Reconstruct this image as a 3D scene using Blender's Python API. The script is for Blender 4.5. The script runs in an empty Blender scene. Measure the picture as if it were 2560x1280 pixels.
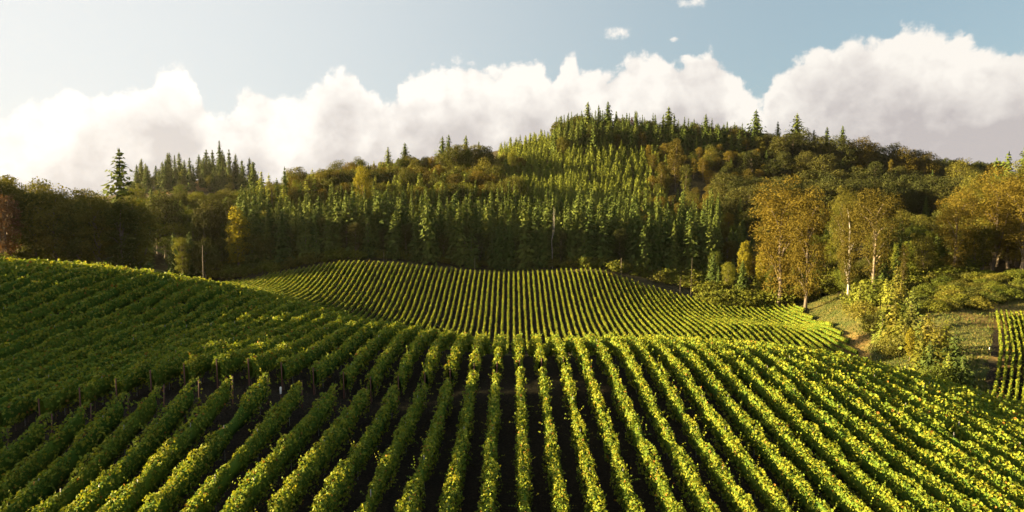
import bpy, math, random
import numpy as np

random.seed(11)
rng = np.random.default_rng(11)
scene = bpy.context.scene
COL = scene.collection
R = math.radians

# ------------------------------------------------------------------ camera
FPX, HOR, EYE = 1700.0, 520.0, 60.0           # focal length and horizon of the 2560 px wide photograph, eye height
PITCH = math.atan((640.0 - HOR) / FPX)
cam_data = bpy.data.cameras.new('camera')
cam = bpy.data.objects.new('camera', cam_data)
COL.objects.link(cam)
cam.location = (0, 0, EYE)
cam.rotation_euler = (math.pi / 2 - PITCH, 0, 0)
cam_data.sensor_width = 36.0
cam_data.lens = 36.0 * FPX / 2560.0
cam_data.clip_start = 0.5
cam_data.clip_end = 20000.0
scene.camera = cam

# ------------------------------------------------------------------ light, sky, exposure
SUN_AZ, SUN_EL = R(-89.0), R(11.0)             # from +Y, negative = to the left
SUN_STRENGTH, SUN_COLOR = 5.0, (1.0, 0.73, 0.35)
SKY_STRENGTH, EXPOSURE = 0.05, 3.15
sun_dir = (math.sin(SUN_AZ) * math.cos(SUN_EL), math.cos(SUN_AZ) * math.cos(SUN_EL), math.sin(SUN_EL))
sd = bpy.data.lights.new('sun', 'SUN')
sd.energy = SUN_STRENGTH
sd.color = SUN_COLOR
sd.angle = R(0.6)
sun = bpy.data.objects.new('sun', sd)
COL.objects.link(sun)
sun.location = (-200, 0, 150)
from mathutils import Vector
sun.rotation_euler = Vector(sun_dir).to_track_quat('Z', 'Y').to_euler()

scene.view_settings.view_transform = 'Standard'
scene.view_settings.look = 'None'
scene.view_settings.gamma = 1.0
scene.view_settings.exposure = EXPOSURE
scene.cycles.max_bounces = 5
scene.cycles.diffuse_bounces = 3
scene.cycles.glossy_bounces = 1
scene.cycles.transmission_bounces = 3
scene.cycles.transparent_max_bounces = 4
scene.cycles.use_denoising = True

CP, SP = math.cos(PITCH), math.sin(PITCH)


def ray(px, py):
    x, v = (px - 1280.0) / FPX, (640.0 - py) / FPX
    return x, CP + v * SP, -SP + v * CP


def at(px, py, Y):
    x, y, z = ray(px, py)
    return x * Y / y, Y, EYE + z * Y / y


class NT:
    """small helper for node trees"""
    def __init__(self, tree):
        self.t = tree
        self.t.nodes.clear()

    def n(self, kind, **kw):
        nd = self.t.nodes.new(kind)
        for k, v in kw.items():
            setattr(nd, k, v)
        return nd

    def put(self, sock, v):
        if isinstance(v, bpy.types.NodeSocket):
            self.t.links.new(v, sock)
        elif isinstance(v, (tuple, list)):
            v = tuple(v)
            sock.default_value = v if len(v) == len(sock.default_value) else v + (1.0,)
        else:
            sock.default_value = v

    def math(self, op, a, b=0.0, c=None, clamp=False):
        nd = self.n('ShaderNodeMath', operation=op, use_clamp=clamp)
        self.put(nd.inputs[0], a)
        self.put(nd.inputs[1], b)
        if c is not None:
            self.put(nd.inputs[2], c)
        return nd.outputs[0]

    def vmath(self, op, a, b=(0, 0, 0), out=0):
        nd = self.n('ShaderNodeVectorMath', operation=op)
        self.put(nd.inputs[0], a)
        if op == 'SCALE':
            self.put(nd.inputs['Scale'], b)
        else:
            self.put(nd.inputs[1], b)
        return nd.outputs[out]

    def smooth(self, v, lo, hi, to0=0.0, to1=1.0):
        nd = self.n('ShaderNodeMapRange', interpolation_type='SMOOTHSTEP')
        self.put(nd.inputs['Value'], v)
        for k, x in (('From Min', lo), ('From Max', hi), ('To Min', to0), ('To Max', to1)):
            self.put(nd.inputs[k], x)
        return nd.outputs[0]

    def mix(self, f, a, b, blend='MIX'):
        nd = self.n('ShaderNodeMix', data_type='RGBA', blend_type=blend)
        self.put(nd.inputs[0], f)
        self.put(nd.inputs[6], a)
        self.put(nd.inputs[7], b)
        return nd.outputs[2]

    def noise(self, vec, scale, detail=4.0, rough=0.55, dist=0.0, out=0):
        nd = self.n('ShaderNodeTexNoise')
        if vec is not None:
            self.put(nd.inputs['Vector'], vec)
        self.put(nd.inputs['Scale'], scale)
        self.put(nd.inputs['Detail'], detail)
        self.put(nd.inputs['Roughness'], rough)
        self.put(nd.inputs['Distortion'], dist)
        return nd.outputs[out]


# upper outline of the cloud bank: (photo column, row) turned into directions
CLOUD_TOP = [(-900, 60), (-500, 220), (-200, 300), (0, 268), (80, 240), (140, 215), (250, 205), (330, 210), (385, 175), (410, 140),
             (470, 128), (492, 200), (520, 262), (545, 285), (570, 272), (600, 222), (650, 198), (685, 232), (730, 240),
             (785, 182), (860, 155), (900, 180), (935, 200), (975, 232), (1010, 200), (1070, 152), (1160, 132), (1240, 150),
             (1330, 135), (1395, 172), (1440, 112), (1462, 150), (1515, 165), (1590, 118), (1680, 132), (1765, 108),
             (1830, 150), (1875, 200), (1896, 233), (1915, 233), (1930, 180), (2000, 135), (2080, 82), (2180, 68),
             (2270, 46), (2340, 55), (2420, 68), (2470, 92), (2505, 95), (2560, 62), (2750, 50), (3000, 200), (3500, 330)]


def az_el(px, py):
    x, y, z = ray(px, py)
    return math.atan2(x, y), math.asin(z / math.sqrt(x * x + y * y + z * z))


world = bpy.data.worlds.new('World')
scene.world = world
world.use_nodes = True
w = NT(world.node_tree)
tc = w.n('ShaderNodeTexCoord')
d = w.vmath('NORMALIZE', tc.outputs['Generated'])
sep = w.n('ShaderNodeSeparateXYZ')
w.put(sep.inputs[0], d)
dx, dy, dz = sep.outputs
az = w.math('ARCTAN2', dx, dy)
el = w.math('ARCSINE', dz)
sky = w.n('ShaderNodeTexSky', sky_type='NISHITA')
sky.sun_disc = False
sky.sun_elevation = SUN_EL
sky.sun_rotation = SUN_AZ
sky.altitude = 150
sky.air_density = 1.0
sky.dust_density = 1.6
sky.ozone_density = 1.2
sunness = w.vmath('DOT_PRODUCT', d, sun_dir, out=1)
# thin bright veil that thickens towards the sun
veil = w.smooth(sunness, -0.45, 0.80)
sky_col = w.mix(w.math('MULTIPLY', veil, 0.80), w.mix(0.75, sky.outputs[0], (1.28, 1.72, 1.92)), (3.75, 3.7, 3.6))
# the cloud bank
AZ0, AZ1, EL0, EL1 = R(-70), R(70), R(-10), R(32)
fc = w.n('ShaderNodeFloatCurve')
cur = fc.mapping.curves[0]
pts = [((a - AZ0) / (AZ1 - AZ0), (e - EL0) / (EL1 - EL0)) for a, e in (az_el(*p) for p in CLOUD_TOP)]
pts = [(0.0, 0.45)] + [p for p in pts if 0.01 < p[0] < 0.99] + [(1.0, 0.45)]
cur.points[0].location, cur.points[1].location = pts[0], pts[-1]
for p in pts[1:-1]:
    cur.points.new(*p)
for p in cur.points:
    p.handle_type = 'AUTO_CLAMPED'
fc.mapping.update()
n_big = w.noise(d, 7.0, 5, 0.6)
warp = w.noise(d, 9.0, 5, 0.62, out=1)
dw = w.vmath('ADD', d, w.vmath('SCALE', w.vmath('SUBTRACT', warp, (0.5, 0.5, 0.5)), 0.05))
sepw = w.n('ShaderNodeSeparateXYZ')
w.put(sepw.inputs[0], dw)
azw = w.math('ARCTAN2', sepw.outputs[0], sepw.outputs[1])
azn = w.math('DIVIDE', w.math('SUBTRACT', azw, AZ0), AZ1 - AZ0)
w.put(fc.inputs['Value'], azn)
top = w.math('MULTIPLY_ADD', fc.outputs[0], EL1 - EL0, EL0)


def puff(vec):
    a = w.noise(vec, 26.0, 6, 0.62)
    v = w.n('ShaderNodeTexVoronoi', feature='SMOOTH_F1')
    w.put(v.inputs['Vector'], vec)
    w.put(v.inputs['Scale'], 24.0)
    w.put(v.inputs['Detail'], 2.0)
    w.put(v.inputs['Smoothness'], 0.6)
    return w.math('SUBTRACT', w.math('MULTIPLY', a, 1.5), w.math('MULTIPLY', v.outputs['Distance'], 0.55))


p0 = puff(dw)
p1 = puff(w.vmath('ADD', dw, (-0.012, 0.0, 0.010)))
depth = w.math('ADD', w.math('SUBTRACT', top, el), w.math('MULTIPLY', w.math('SUBTRACT', p0, 0.45), 0.042))
wisp = w.noise(d, 60.0, 5, 0.7)
depth = w.math('ADD', depth, w.math('MULTIPLY', w.math('SUBTRACT', wisp, 0.5), 0.022))


def blob(px, py, rx, ry):
    a, e = az_el(px, py)
    ea = w.math('DIVIDE', w.math('SUBTRACT', az, a), rx / FPX)
    ee = w.math('DIVIDE', w.math('SUBTRACT', el, e), ry / FPX)
    r2 = w.math('ADD', w.math('MULTIPLY', ea, ea), w.math('MULTIPLY', ee, ee))
    q = w.math('SUBTRACT', 1.0, r2)
    return w.math('MULTIPLY', w.math('ADD', q, w.math('MULTIPLY', w.math('SUBTRACT', wisp, 0.55), 3.2)), 0.012)


for b in ((1545, 82, 40, 20), (1735, 5, 45, 16), (1685, 98, 14, 8)):
    depth = w.math('MAXIMUM', depth, blob(*b))
alpha = w.smooth(depth, 0.0, 0.015)
# light on the cloud: bright rims and puffs turned to the sun, greyer body and base
relief = w.math('ADD', w.math('SUBTRACT', p0, p1), w.math('MULTIPLY', w.math('SUBTRACT', w.noise(dw, 13.0, 3, 0.5), w.noise(w.vmath('ADD', dw, (-0.035, 0.0, 0.028)), 13.0, 3, 0.5)), 1.9))
body = w.smooth(w.math('ADD', depth, w.math('MULTIPLY', w.math('SUBTRACT', n_big, 0.5), 0.20)), 0.025, 0.15)
low = w.smooth(el, R(13), R(4))
lit = w.math('ADD', w.math('SUBTRACT', 1.0, w.math('MULTIPLY', body, 0.95)), w.math('MULTIPLY', relief, 0.55))
lit = w.math('ADD', lit, w.math('MULTIPLY', w.math('SUBTRACT', w.noise(w.vmath('MULTIPLY', dw, (1.0, 1.0, 2.2)), 6.0, 4, 0.5), 0.47), 0.9))
lit = w.math('SUBTRACT', lit, w.math('MULTIPLY', low, 0.22), clamp=True)
shade_c = w.mix(veil, (2.12, 1.97, 1.95), (2.9, 2.73, 2.58))
light_c = w.mix(veil, (3.7, 3.53, 3.27), (4.4, 4.2, 3.9))
cloud_c = w.mix(lit, shade_c, light_c)
col = w.mix(alpha, sky_col, cloud_c)
bg = w.n('ShaderNodeBackground')
w.put(bg.inputs['Color'], w.vmath('SCALE', col, 0.60))
bg.inputs['Strength'].default_value = SKY_STRENGTH
wo = w.n('ShaderNodeOutputWorld')
w.t.links.new(bg.outputs[0], wo.inputs['Surface'])
world.cycles.sampling_method = 'MANUAL'
world.cycles.sample_map_resolution = 512


# ------------------------------------------------------------------ mesh helpers
def link(o, parent=None):
    COL.objects.link(o)
    if parent is not None:
        o.parent = parent
    return o


def new_mesh(name, V, quads=None, tris=None, mat=None, smooth=False):
    """mesh data from numpy arrays"""
    me = bpy.data.meshes.new(name)
    V = np.asarray(V, dtype=np.float32)
    faces, sizes = [], []
    if quads is not None and len(quads):
        q = np.asarray(quads, dtype=np.int32)
        faces.append(q.ravel())
        sizes.append(np.full(len(q), 4, dtype=np.int32))
    if tris is not None and len(tris):
        t = np.asarray(tris, dtype=np.int32)
        faces.append(t.ravel())
        sizes.append(np.full(len(t), 3, dtype=np.int32))
    loops, sizes = np.concatenate(faces), np.concatenate(sizes)
    starts = np.concatenate([[0], np.cumsum(sizes)[:-1]]).astype(np.int32)
    me.vertices.add(len(V))
    me.vertices.foreach_set('co', V.ravel())
    me.loops.add(len(loops))
    me.loops.foreach_set('vertex_index', loops)
    me.polygons.add(len(sizes))
    me.polygons.foreach_set('loop_start', starts)
    me.polygons.foreach_set('loop_total', sizes)
    if smooth:
        me.polygons.foreach_set('use_smooth', np.ones(len(sizes), dtype=bool))
    me.update(calc_edges=True)
    if mat is not None:
        me.materials.append(mat)
    return me


def tag(o, label=None, cat=None, group=None, kind=None):
    for k, v in (('label', label), ('category', cat), ('group', group), ('kind', kind)):
        if v:
            o[k] = v
    return o


def unit(a):
    return a / np.maximum(np.linalg.norm(a, axis=-1, keepdims=True), 1e-9)


def kites(C, N, T, L, Wd, r=None):
    """leaf-shaped quads at C with normal N, pointing along T, length L, width Wd; slightly folded"""
    r = r or rng
    N = unit(N)
    T = unit(T - N * (T * N).sum(1, keepdims=True))
    B = np.cross(N, T)
    L = np.broadcast_to(np.asarray(L, dtype=float), (len(C),))[:, None]
    Wd = np.broadcast_to(np.asarray(Wd, dtype=float), (len(C),))[:, None]
    a = C - T * L * 0.5
    b = C + B * Wd * 0.5 - T * L * 0.08 - N * L * 0.12
    c = C + T * L * 0.5 - N * L * 0.10
    e = C - B * Wd * 0.5 - T * L * 0.08 - N * L * 0.12
    V = np.stack([a, b, c, e], 1).reshape(-1, 3)
    Q = np.arange(len(V)).reshape(-1, 4)
    return V, Q


def tube(points, radii, sides=7):
    P = np.asarray(points, dtype=float)
    n = len(P)
    D = unit(np.gradient(P, axis=0))
    ref = np.where(np.abs(D[:, 2:3]) > 0.9, np.array([[1.0, 0, 0]]), np.array([[0, 0, 1.0]]))
    A = unit(np.cross(D, ref))
    B = np.cross(D, A)
    th = np.linspace(0, 2 * np.pi, sides, endpoint=False)
    V = (P[:, None, :] + np.asarray(radii, dtype=float)[:, None, None] * (np.cos(th)[None, :, None] * A[:, None, :] + np.sin(th)[None, :, None] * B[:, None, :])).reshape(-1, 3)
    Q = []
    for i in range(n - 1):
        for k in range(sides):
            a, b = i * sides + k, i * sides + (k + 1) % sides
            Q.append((a, b, b + sides, a + sides))
    V = np.vstack([V, P[-1:]])
    T = [((n - 1) * sides + k, (n - 1) * sides + (k + 1) % sides, len(V) - 1) for k in range(sides)]
    return V, np.array(Q), np.array(T)


class Bag:
    """collects quads and triangles for one mesh"""
    def __init__(self):
        self.V, self.Q, self.T, self.n = [], [], [], 0
        self.core = 0

    def add(self, V, Q=None, T=None):
        if Q is not None and len(Q):
            self.Q.append(np.asarray(Q) + self.n)
        if T is not None and len(T):
            self.T.append(np.asarray(T) + self.n)
        self.V.append(np.asarray(V, dtype=float))
        self.n += len(V)

    def mesh(self, name, mat, smooth=False):
        me = new_mesh(name, np.vstack(self.V), np.vstack(self.Q) if self.Q else None, np.vstack(self.T) if self.T else None, mat, smooth)
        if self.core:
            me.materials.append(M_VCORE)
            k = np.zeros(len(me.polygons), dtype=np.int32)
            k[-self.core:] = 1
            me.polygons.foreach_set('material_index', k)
        return me


# ------------------------------------------------------------------ materials
def leaf_material(name, colors, translucency=0.35, rough=0.55, spec=0.25, per_tree=0.5, patch=None, rare=None):
    """colors: dark, mid, light leaf colours; each leaf picks its own, each tree shifts a little"""
    m = bpy.data.materials.new(name)
    m.use_nodes = True
    t = NT(m.node_tree)
    geo = t.n('ShaderNodeNewGeometry')
    obi = t.n('ShaderNodeObjectInfo')
    f = t.math('ADD', t.math('MULTIPLY', geo.outputs['Random Per Island'], 1.0 - per_tree), t.math('MULTIPLY', obi.outputs['Random'], per_tree))
    if patch:
        pn = t.noise(geo.outputs['Position'], patch, 3, 0.6)
        f = t.math('ADD', f, t.math('MULTIPLY', t.math('SUBTRACT', pn, 0.5), 1.1), clamp=True)
    rp = t.n('ShaderNodeValToRGB')
    els = rp.color_ramp.elements
    els[0].position, els[1].position = 0.0, 1.0
    els[0].color = colors[0] + (1,)
    els[1].color = colors[-1] + (1,)
    for i, c in enumerate(colors[1:-1]):
        e = els.new((i + 1) / (len(colors) - 1))
        e.color = c + (1,)
    t.put(rp.inputs[0], f)
    c = rp.outputs[0]
    if rare:
        c = t.mix(t.math('GREATER_THAN', geo.outputs['Random Per Island'], rare[0]), c, rare[1])
    p = t.n('ShaderNodeBsdfPrincipled')
    t.put(p.inputs['Base Color'], c)
    p.inputs['Roughness'].default_value = rough
    p.inputs['Specular IOR Level'].default_value = spec
    tr = t.n('ShaderNodeBsdfTranslucent')
    t.put(tr.inputs['Color'], t.mix(1.0, c, (1.25, 1.15, 0.7), 'MULTIPLY'))
    mx = t.n('ShaderNodeMixShader')
    mx.inputs[0].default_value = translucency
    t.t.links.new(p.outputs[0], mx.inputs[1])
    t.t.links.new(tr.outputs[0], mx.inputs[2])
    o = t.n('ShaderNodeOutputMaterial')
    t.t.links.new(mx.outputs[0], o.inputs['Surface'])
    return m


def plain_material(name, c0, c1, scale=3.0, rough=0.8, stretch=(1, 1, 1), bump=0.0, metal=0.0):
    m = bpy.data.materials.new(name)
    m.use_nodes = True
    t = NT(m.node_tree)
    tco = t.n('ShaderNodeTexCoord')
    mp = t.n('ShaderNodeMapping')
    t.put(mp.inputs['Vector'], tco.outputs['Object'])
    mp.inputs['Scale'].default_value = stretch
    nz = t.noise(mp.outputs[0], scale, 5, 0.65)
    f = t.smooth(nz, 0.3, 0.7)
    p = t.n('ShaderNodeBsdfPrincipled')
    t.put(p.inputs['Base Color'], t.mix(f, c0, c1))
    p.inputs['Roughness'].default_value = rough
    p.inputs['Metallic'].default_value = metal
    if bump:
        b = t.n('ShaderNodeBump')
        b.inputs['Strength'].default_value = bump
        t.put(b.inputs['Height'], nz)
        t.t.links.new(b.outputs[0], p.inputs['Normal'])
    o = t.n('ShaderNodeOutputMaterial')
    t.t.links.new(p.outputs[0], o.inputs['Surface'])
    return m


M_VINE = leaf_material('vine_leaf', [(0.076, 0.130, 0.015), (0.138, 0.180, 0.018), (0.220, 0.216, 0.019)], 0.30, 0.7, 0.12, 0.08, 0.35, (0.985, (0.22, 0.11, 0.02)))
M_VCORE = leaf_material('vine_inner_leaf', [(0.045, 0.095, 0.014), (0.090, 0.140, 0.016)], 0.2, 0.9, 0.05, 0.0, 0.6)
M_FIR = leaf_material('fir_needles', [(0.030, 0.050, 0.014), (0.056, 0.080, 0.018), (0.092, 0.110, 0.022)], 0.15, 0.85, 0.05, 0.6)
M_YOUNG = leaf_material('young_fir_needles', [(0.078, 0.108, 0.020), (0.124, 0.150, 0.024), (0.175, 0.188, 0.028)], 0.2, 0.85, 0.05, 0.6)
M_GREEN = leaf_material('green_leaf', [(0.042, 0.062, 0.012), (0.075, 0.092, 0.014), (0.120, 0.125, 0.018)], 0.3, 0.85, 0.05, 0.7, 0.3)
M_OLIVE = leaf_material('olive_leaf', [(0.038, 0.050, 0.013), (0.064, 0.070, 0.015), (0.105, 0.098, 0.018)], 0.3, 0.85, 0.05, 0.7, 0.3)
M_GOLD = leaf_material('golden_leaf', [(0.048, 0.045, 0.010), (0.076, 0.064, 0.012), (0.118, 0.092, 0.015)], 0.32, 0.85, 0.05, 0.7, 0.3)
M_LIME = leaf_material('yellow_green_leaf', [(0.056, 0.066, 0.012), (0.090, 0.094, 0.014), (0.135, 0.124, 0.016)], 0.32, 0.6, 0.15, 0.7, 0.3)
M_YELLOW = leaf_material('yellow_leaf', [(0.105, 0.105, 0.014), (0.15, 0.142, 0.016), (0.21, 0.18, 0.018)], 0.4, 0.85, 0.05, 0.4)
M_SHADETONE = leaf_material('shade_toned_leaf', [(0.022, 0.029, 0.010), (0.036, 0.042, 0.012), (0.062, 0.060, 0.014)], 0.2, 0.85, 0.05, 0.6)  # olive leaf darkened: shade over the woods is put into the colour
M_BROWN = leaf_material('brown_leaf', [(0.060, 0.035, 0.016), (0.090, 0.050, 0.020), (0.12, 0.065, 0.026)], 0.25, 0.6, 0.15, 0.4)
M_RUST = leaf_material('rust_leaf', [(0.12, 0.05, 0.02), (0.17, 0.075, 0.03), (0.2, 0.1, 0.05)], 0.3, 0.85, 0.05, 0.4)
M_BARK = plain_material('bark', (0.045, 0.036, 0.028), (0.11, 0.09, 0.07), 2.0, 0.9, (3, 3, 0.5), 0.5)
M_PALE = plain_material('pale_bark', (0.09, 0.072, 0.054), (0.17, 0.14, 0.105), 1.2, 0.85, (2, 2, 0.6), 0.4)
M_DEAD = plain_material('bleached_wood', (0.20, 0.185, 0.165), (0.34, 0.32, 0.29), 1.5, 0.85, (2, 2, 0.4), 0.4)
M_VTRUNK = plain_material('vine_bark', (0.05, 0.032, 0.02), (0.10, 0.065, 0.04), 9.0, 0.9, (1, 1, 0.4), 0.6)
M_RUSTY = plain_material('rusty_steel', (0.05, 0.018, 0.011), (0.10, 0.032, 0.018), 14.0, 0.7, (1, 1, 1), 0.3)
M_STEEL = plain_material('weathered_steel', (0.20, 0.20, 0.19), (0.33, 0.32, 0.30), 9.0, 0.5, (1, 1, 1), 0.1, 0.6)
M_TIMBER = plain_material('weathered_timber', (0.16, 0.13, 0.10), (0.28, 0.24, 0.19), 6.0, 0.85, (2, 2, 0.4), 0.4)
M_WHITE = plain_material('white_plastic', (0.72, 0.74, 0.76), (0.82, 0.83, 0.84), 5.0, 0.45)

# ------------------------------------------------------------------ terrain
VT = 2.75                                         # vine height: control points marked v were read off at the canopy's top
CTRL = [
    # near block
    (1280, 1280, 41, 'v'), (1280, 1090, 53, 'v'), (1280, 950, 66, 'v'), (1280, 848, 80, 'v'),
    (609, 1155, 42, 'v'), (770, 1017, 55.3, 'v'), (816, 1175, 42, 'v'), (970, 971, 63, 'v'),
    (0, 1140, 46, 'v'), (0, 1280, 39, 'v'), (0, 1112, 51, 'g'), (145, 1085, 52, 'g'), (430, 1015, 54.5, 'g'), (650, 968, 57.5, 'g'),
    (2560, 1280, 41, 'v'), (2000, 1280, 41, 'v'), (1650, 1050, 56, 'v'), (2100, 1080, 54, 'v'),
    (2560, 1012, 72, 'v'), (2400, 968, 76, 'v'), (2150, 894, 86, 'v'), (1800, 846, 92, 'v'), (1500, 838, 86, 'v'),
    # left shoulder
    (45, 950, 60.6, 'v'), (430, 785, 88, 'v'), (0, 664, 92, 'v'), (300, 679, 98, 'v'), (570, 712, 106, 'v'), (640, 730, 108, 'v'),
    (740, 748, 109, 'v'), (900, 784, 106, 'v'), (1050, 814, 98, 'v'), (1180, 838, 88, 'v'),
    # far block
    (1280, 838, 255, 'v'), (1280, 750, 298, 'v'), (1280, 672, 342, 'v'), (870, 648, 336, 'v'), (1050, 656, 340, 'v'), (1500, 668, 338, 'v'),
    (1600, 702, 328, 'v'), (1700, 731, 318, 'v'), (1850, 749, 308, 'v'), (1990, 757, 300, 'v'), (2050, 802, 260, 'v'), (2160, 892, 205, 'v'),
    (570, 697, 330, 'v'), (700, 672, 334, 'v'), (900, 792, 262, 'v'), (650, 712, 306, 'v'), (1700, 850, 228, 'v'), (1900, 805, 252, 'v'),
    # verge, gully and the slope on the right
    (2060, 752, 298, 'g'), (2125, 762, 256, 'g'), (2200, 905, 176, 'g'), (2150, 830, 230, 'g'), (2300, 800, 205, 'g'),
    (2380, 885, 168, 'g'), (2430, 970, 146, 'g'), (2440, 722, 232, 'g'), (2540, 700, 235, 'g'), (2350, 752, 222, 'g'),
    (2500, 772, 205, 'v'), (2470, 890, 152, 'v'), (2548, 1008, 126, 'v'), (2650, 860, 170, 'v'),
    # forest floor on the big hill
    (1280, 668, 362, 'g'), (1280, 600, 400, 'g'), (1400, 520, 468, 'g'), (1600, 482, 520, 'g'), (1450, 352, 600, 'g'), (1690, 358, 620, 'g'), (1900, 376, 620, 'g'),
    (1650, 640, 385, 'g'), (1850, 560, 440, 'g'), (2100, 430, 590, 'g'), (2300, 468, 560, 'g'), (2450, 525, 520, 'g'), (2000, 690, 340, 'g'), (2250, 640, 330, 'g'), (2500, 640, 320, 'g'),
    (1280, 452, 560, 'g'), (1100, 446, 560, 'g'), (980, 458, 540, 'g'), (850, 482, 500, 'g'), (740, 515, 470, 'g'), (640, 532, 450, 'g'), (900, 600, 400, 'g'), (700, 640, 370, 'g'),
    # low ground on the left and the distant knoll
    (0, 668, 190, 'g'), (300, 690, 228, 'g'), (500, 716, 285, 'g'), (-300, 640, 190, 'g'), (250, 560, 400, 'g'), (450, 545, 520, 'g'),
    (480, 456, 900, 'g'), (560, 448, 930, 'g'), (350, 482, 880, 'g'), (640, 490, 900, 'g'), (440, 500, 780, 'g'), (200, 520, 800, 'g'),
]
WORLD_CTRL = [(0, 97, -21.5), (0, 130, -32), (25, 105, -24.5), (-22, 108, -23.5), (-40, 128, -21), (-62, 122, -15.5), (-78, 116, -12.5), (0, 165, -42), (0, 205, -48), (-40, 150, -28), (-60, 200, -36), (-60, 250, -42), (40, 140, -34), (60, 180, -43), (85, 130, -37),
              (0, 15, -21.5), (0, -20, -24), (40, 15, -20.5), (-30, 15, -20), (70, 40, -27), (-60, 40, -16), (-110, 75, -9), (-120, 115, -13), (-100, 10, -18), (-160, 120, -15),
              (110, 80, -42), (150, 90, -34), (0, -200, -30), (-300, -150, -25), (300, -150, -45), (-400, 100, -12), (-350, 250, -14), (-600, 500, -10), (400, 150, -10), (420, 400, 25), (600, 700, 30),
              (0, 780, 55), (250, 760, 62), (0, 1000, 20), (300, 1050, 20), (-300, 1050, 10), (-450, 1150, 0), (-800, 900, 5), (-700, 1400, -10), (0, 1400, -10), (800, 1200, 0), (800, 1500, -10), (-900, 200, -10), (900, 100, -10), (-800, -300, -30), (800, -300, -40)]
cp = []
for px, py, Y, k in CTRL:
    x, y, z = at(px, py, Y)
    cp.append((x, y, z - (VT if k == 'v' else 0.0)))
for x, y, z in WORLD_CTRL:
    cp.append((x, y, z + EYE))
cp = np.array(cp)
S = 100.0


def _tps(r2):
    return np.where(r2 > 1e-12, 0.5 * r2 * np.log(np.maximum(r2, 1e-12)), 0.0)


cxy = cp[:, :2] / S
n_cp = len(cp)
K = _tps(((cxy[:, None] - cxy[None]) ** 2).sum(-1)) + np.eye(n_cp) * 0.004
Pm = np.hstack([np.ones((n_cp, 1)), cxy])
A = np.zeros((n_cp + 3, n_cp + 3))
A[:n_cp, :n_cp] = K
A[:n_cp, n_cp:] = Pm
A[n_cp:, :n_cp] = Pm.T
sol = np.linalg.solve(A, np.concatenate([cp[:, 2], np.zeros(3)]))


def ground(x, y):
    """terrain height at arrays x, y"""
    x, y = np.broadcast_arrays(np.asarray(x, dtype=float), np.asarray(y, dtype=float))
    sh = x.shape
    q = np.stack([x.ravel(), y.ravel()], 1)
    qc = np.stack([np.clip(q[:, 0], -900, 900), np.clip(q[:, 1], -300, 1500)], 1) / S
    out = np.empty(len(q))
    for i in range(0, len(q), 40000):
        s = qc[i:i + 40000]
        out[i:i + 40000] = _tps(((s[:, None] - cxy[None]) ** 2).sum(-1)) @ sol[:n_cp] + sol[n_cp] + s @ sol[n_cp + 1:]
    f = np.clip((np.maximum(np.abs(q[:, 0]) - 900, np.maximum(-300 - q[:, 1], q[:, 1] - 1500))) / 1500.0, 0, 1)
    out = out * (1 - f) + (EYE - 30.0) * f
    return out.reshape(sh)


def g1(x, y):
    return float(ground(np.array([x]), np.array([y]))[0])


def vnoise(x, seed, period):
    """smooth 1-D value noise in -1..1"""
    r = np.random.default_rng(seed)
    tab = r.uniform(-1, 1, 4096)
    u = np.asarray(x) / period + 500.0
    i = np.floor(u).astype(int)
    f = u - i
    f = f * f * (3 - 2 * f)
    return tab[i % 4096] * (1 - f) + tab[(i + 1) % 4096] * f


def poly_of(points):
    return np.array(points, dtype=float)


def inside(poly, x, y):
    c = np.zeros(np.shape(x), dtype=bool)
    n = len(poly)
    for i in range(n):
        x1, y1 = poly[i]
        x2, y2 = poly[(i + 1) % n]
        cond = (y1 > y) != (y2 > y)
        with np.errstate(divide='ignore', invalid='ignore'):
            xi = (x2 - x1) * (y - y1) / (y2 - y1 + 1e-12) + x1
        c ^= cond & (x < xi)
    return c


# extents of the vine blocks, in plan
SP_ROW, X_OFF = 2.4, -0.4
back_edge = np.array([at(px, 700, Y)[:2] for px, Y in ((540, 326), (570, 330), (700, 334), (870, 337), (1050, 341), (1280, 343), (1500, 339), (1600, 329), (1700, 319), (1850, 309), (1990, 301), (2010, 296))])
right_edge = np.array([at(px, 800, Y)[:2] for px, Y in ((2163, 200), (2162, 205), (2105, 232), (2052, 260), (2000, 290))])


def far_span(x):
    y1 = np.interp(x, back_edge[:, 0], back_edge[:, 1])
    y0 = float(np.interp(x, [-142, -60, 0], [275, 240, 232])) if x < 30 else np.interp(x, [30, 60, 104], [228, 205, 196])
    if x > right_edge[0, 0]:
        y0 = max(y0, float(np.interp(x, right_edge[:, 0], right_edge[:, 1])))
    return y0, y1


def near_span(x):
    lo = max(24.0, abs(x + 2) / 0.80 - 10.0)
    hi = float(np.interp(x, [-95, -65, -45, -20, 0, 30, 45, 56, 66], [112, 118, 126, 122, 112, 112, 104, 92, 84]))
    return lo, hi


TRACK = np.array([(-60.0, 46.0), (-40.0, 50.0), (-34.7, 53.0), (-22.7, 57.5), (-12.0, 64.5), (-4.0, 70.0), (7.5, 72.5)])


def track_y(x):
    return float(np.interp(x, TRACK[:, 0], TRACK[:, 1]))


rb_o = np.array(at(2474, 990, 126)[:2])
rb_e = np.array(at(2492, 772, 205)[:2])
exec_dir = rb_e - rb_o
rb_dir = exec_dir / np.linalg.norm(exec_dir)
rb_side = np.array([rb_dir[1], -rb_dir[0]])


def grid_axis(segs):
    out = []
    for a, b, s in segs:
        out.append(np.arange(a, b, s))
    out.append(np.array([segs[-1][1]]))
    return np.concatenate(out)


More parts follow.
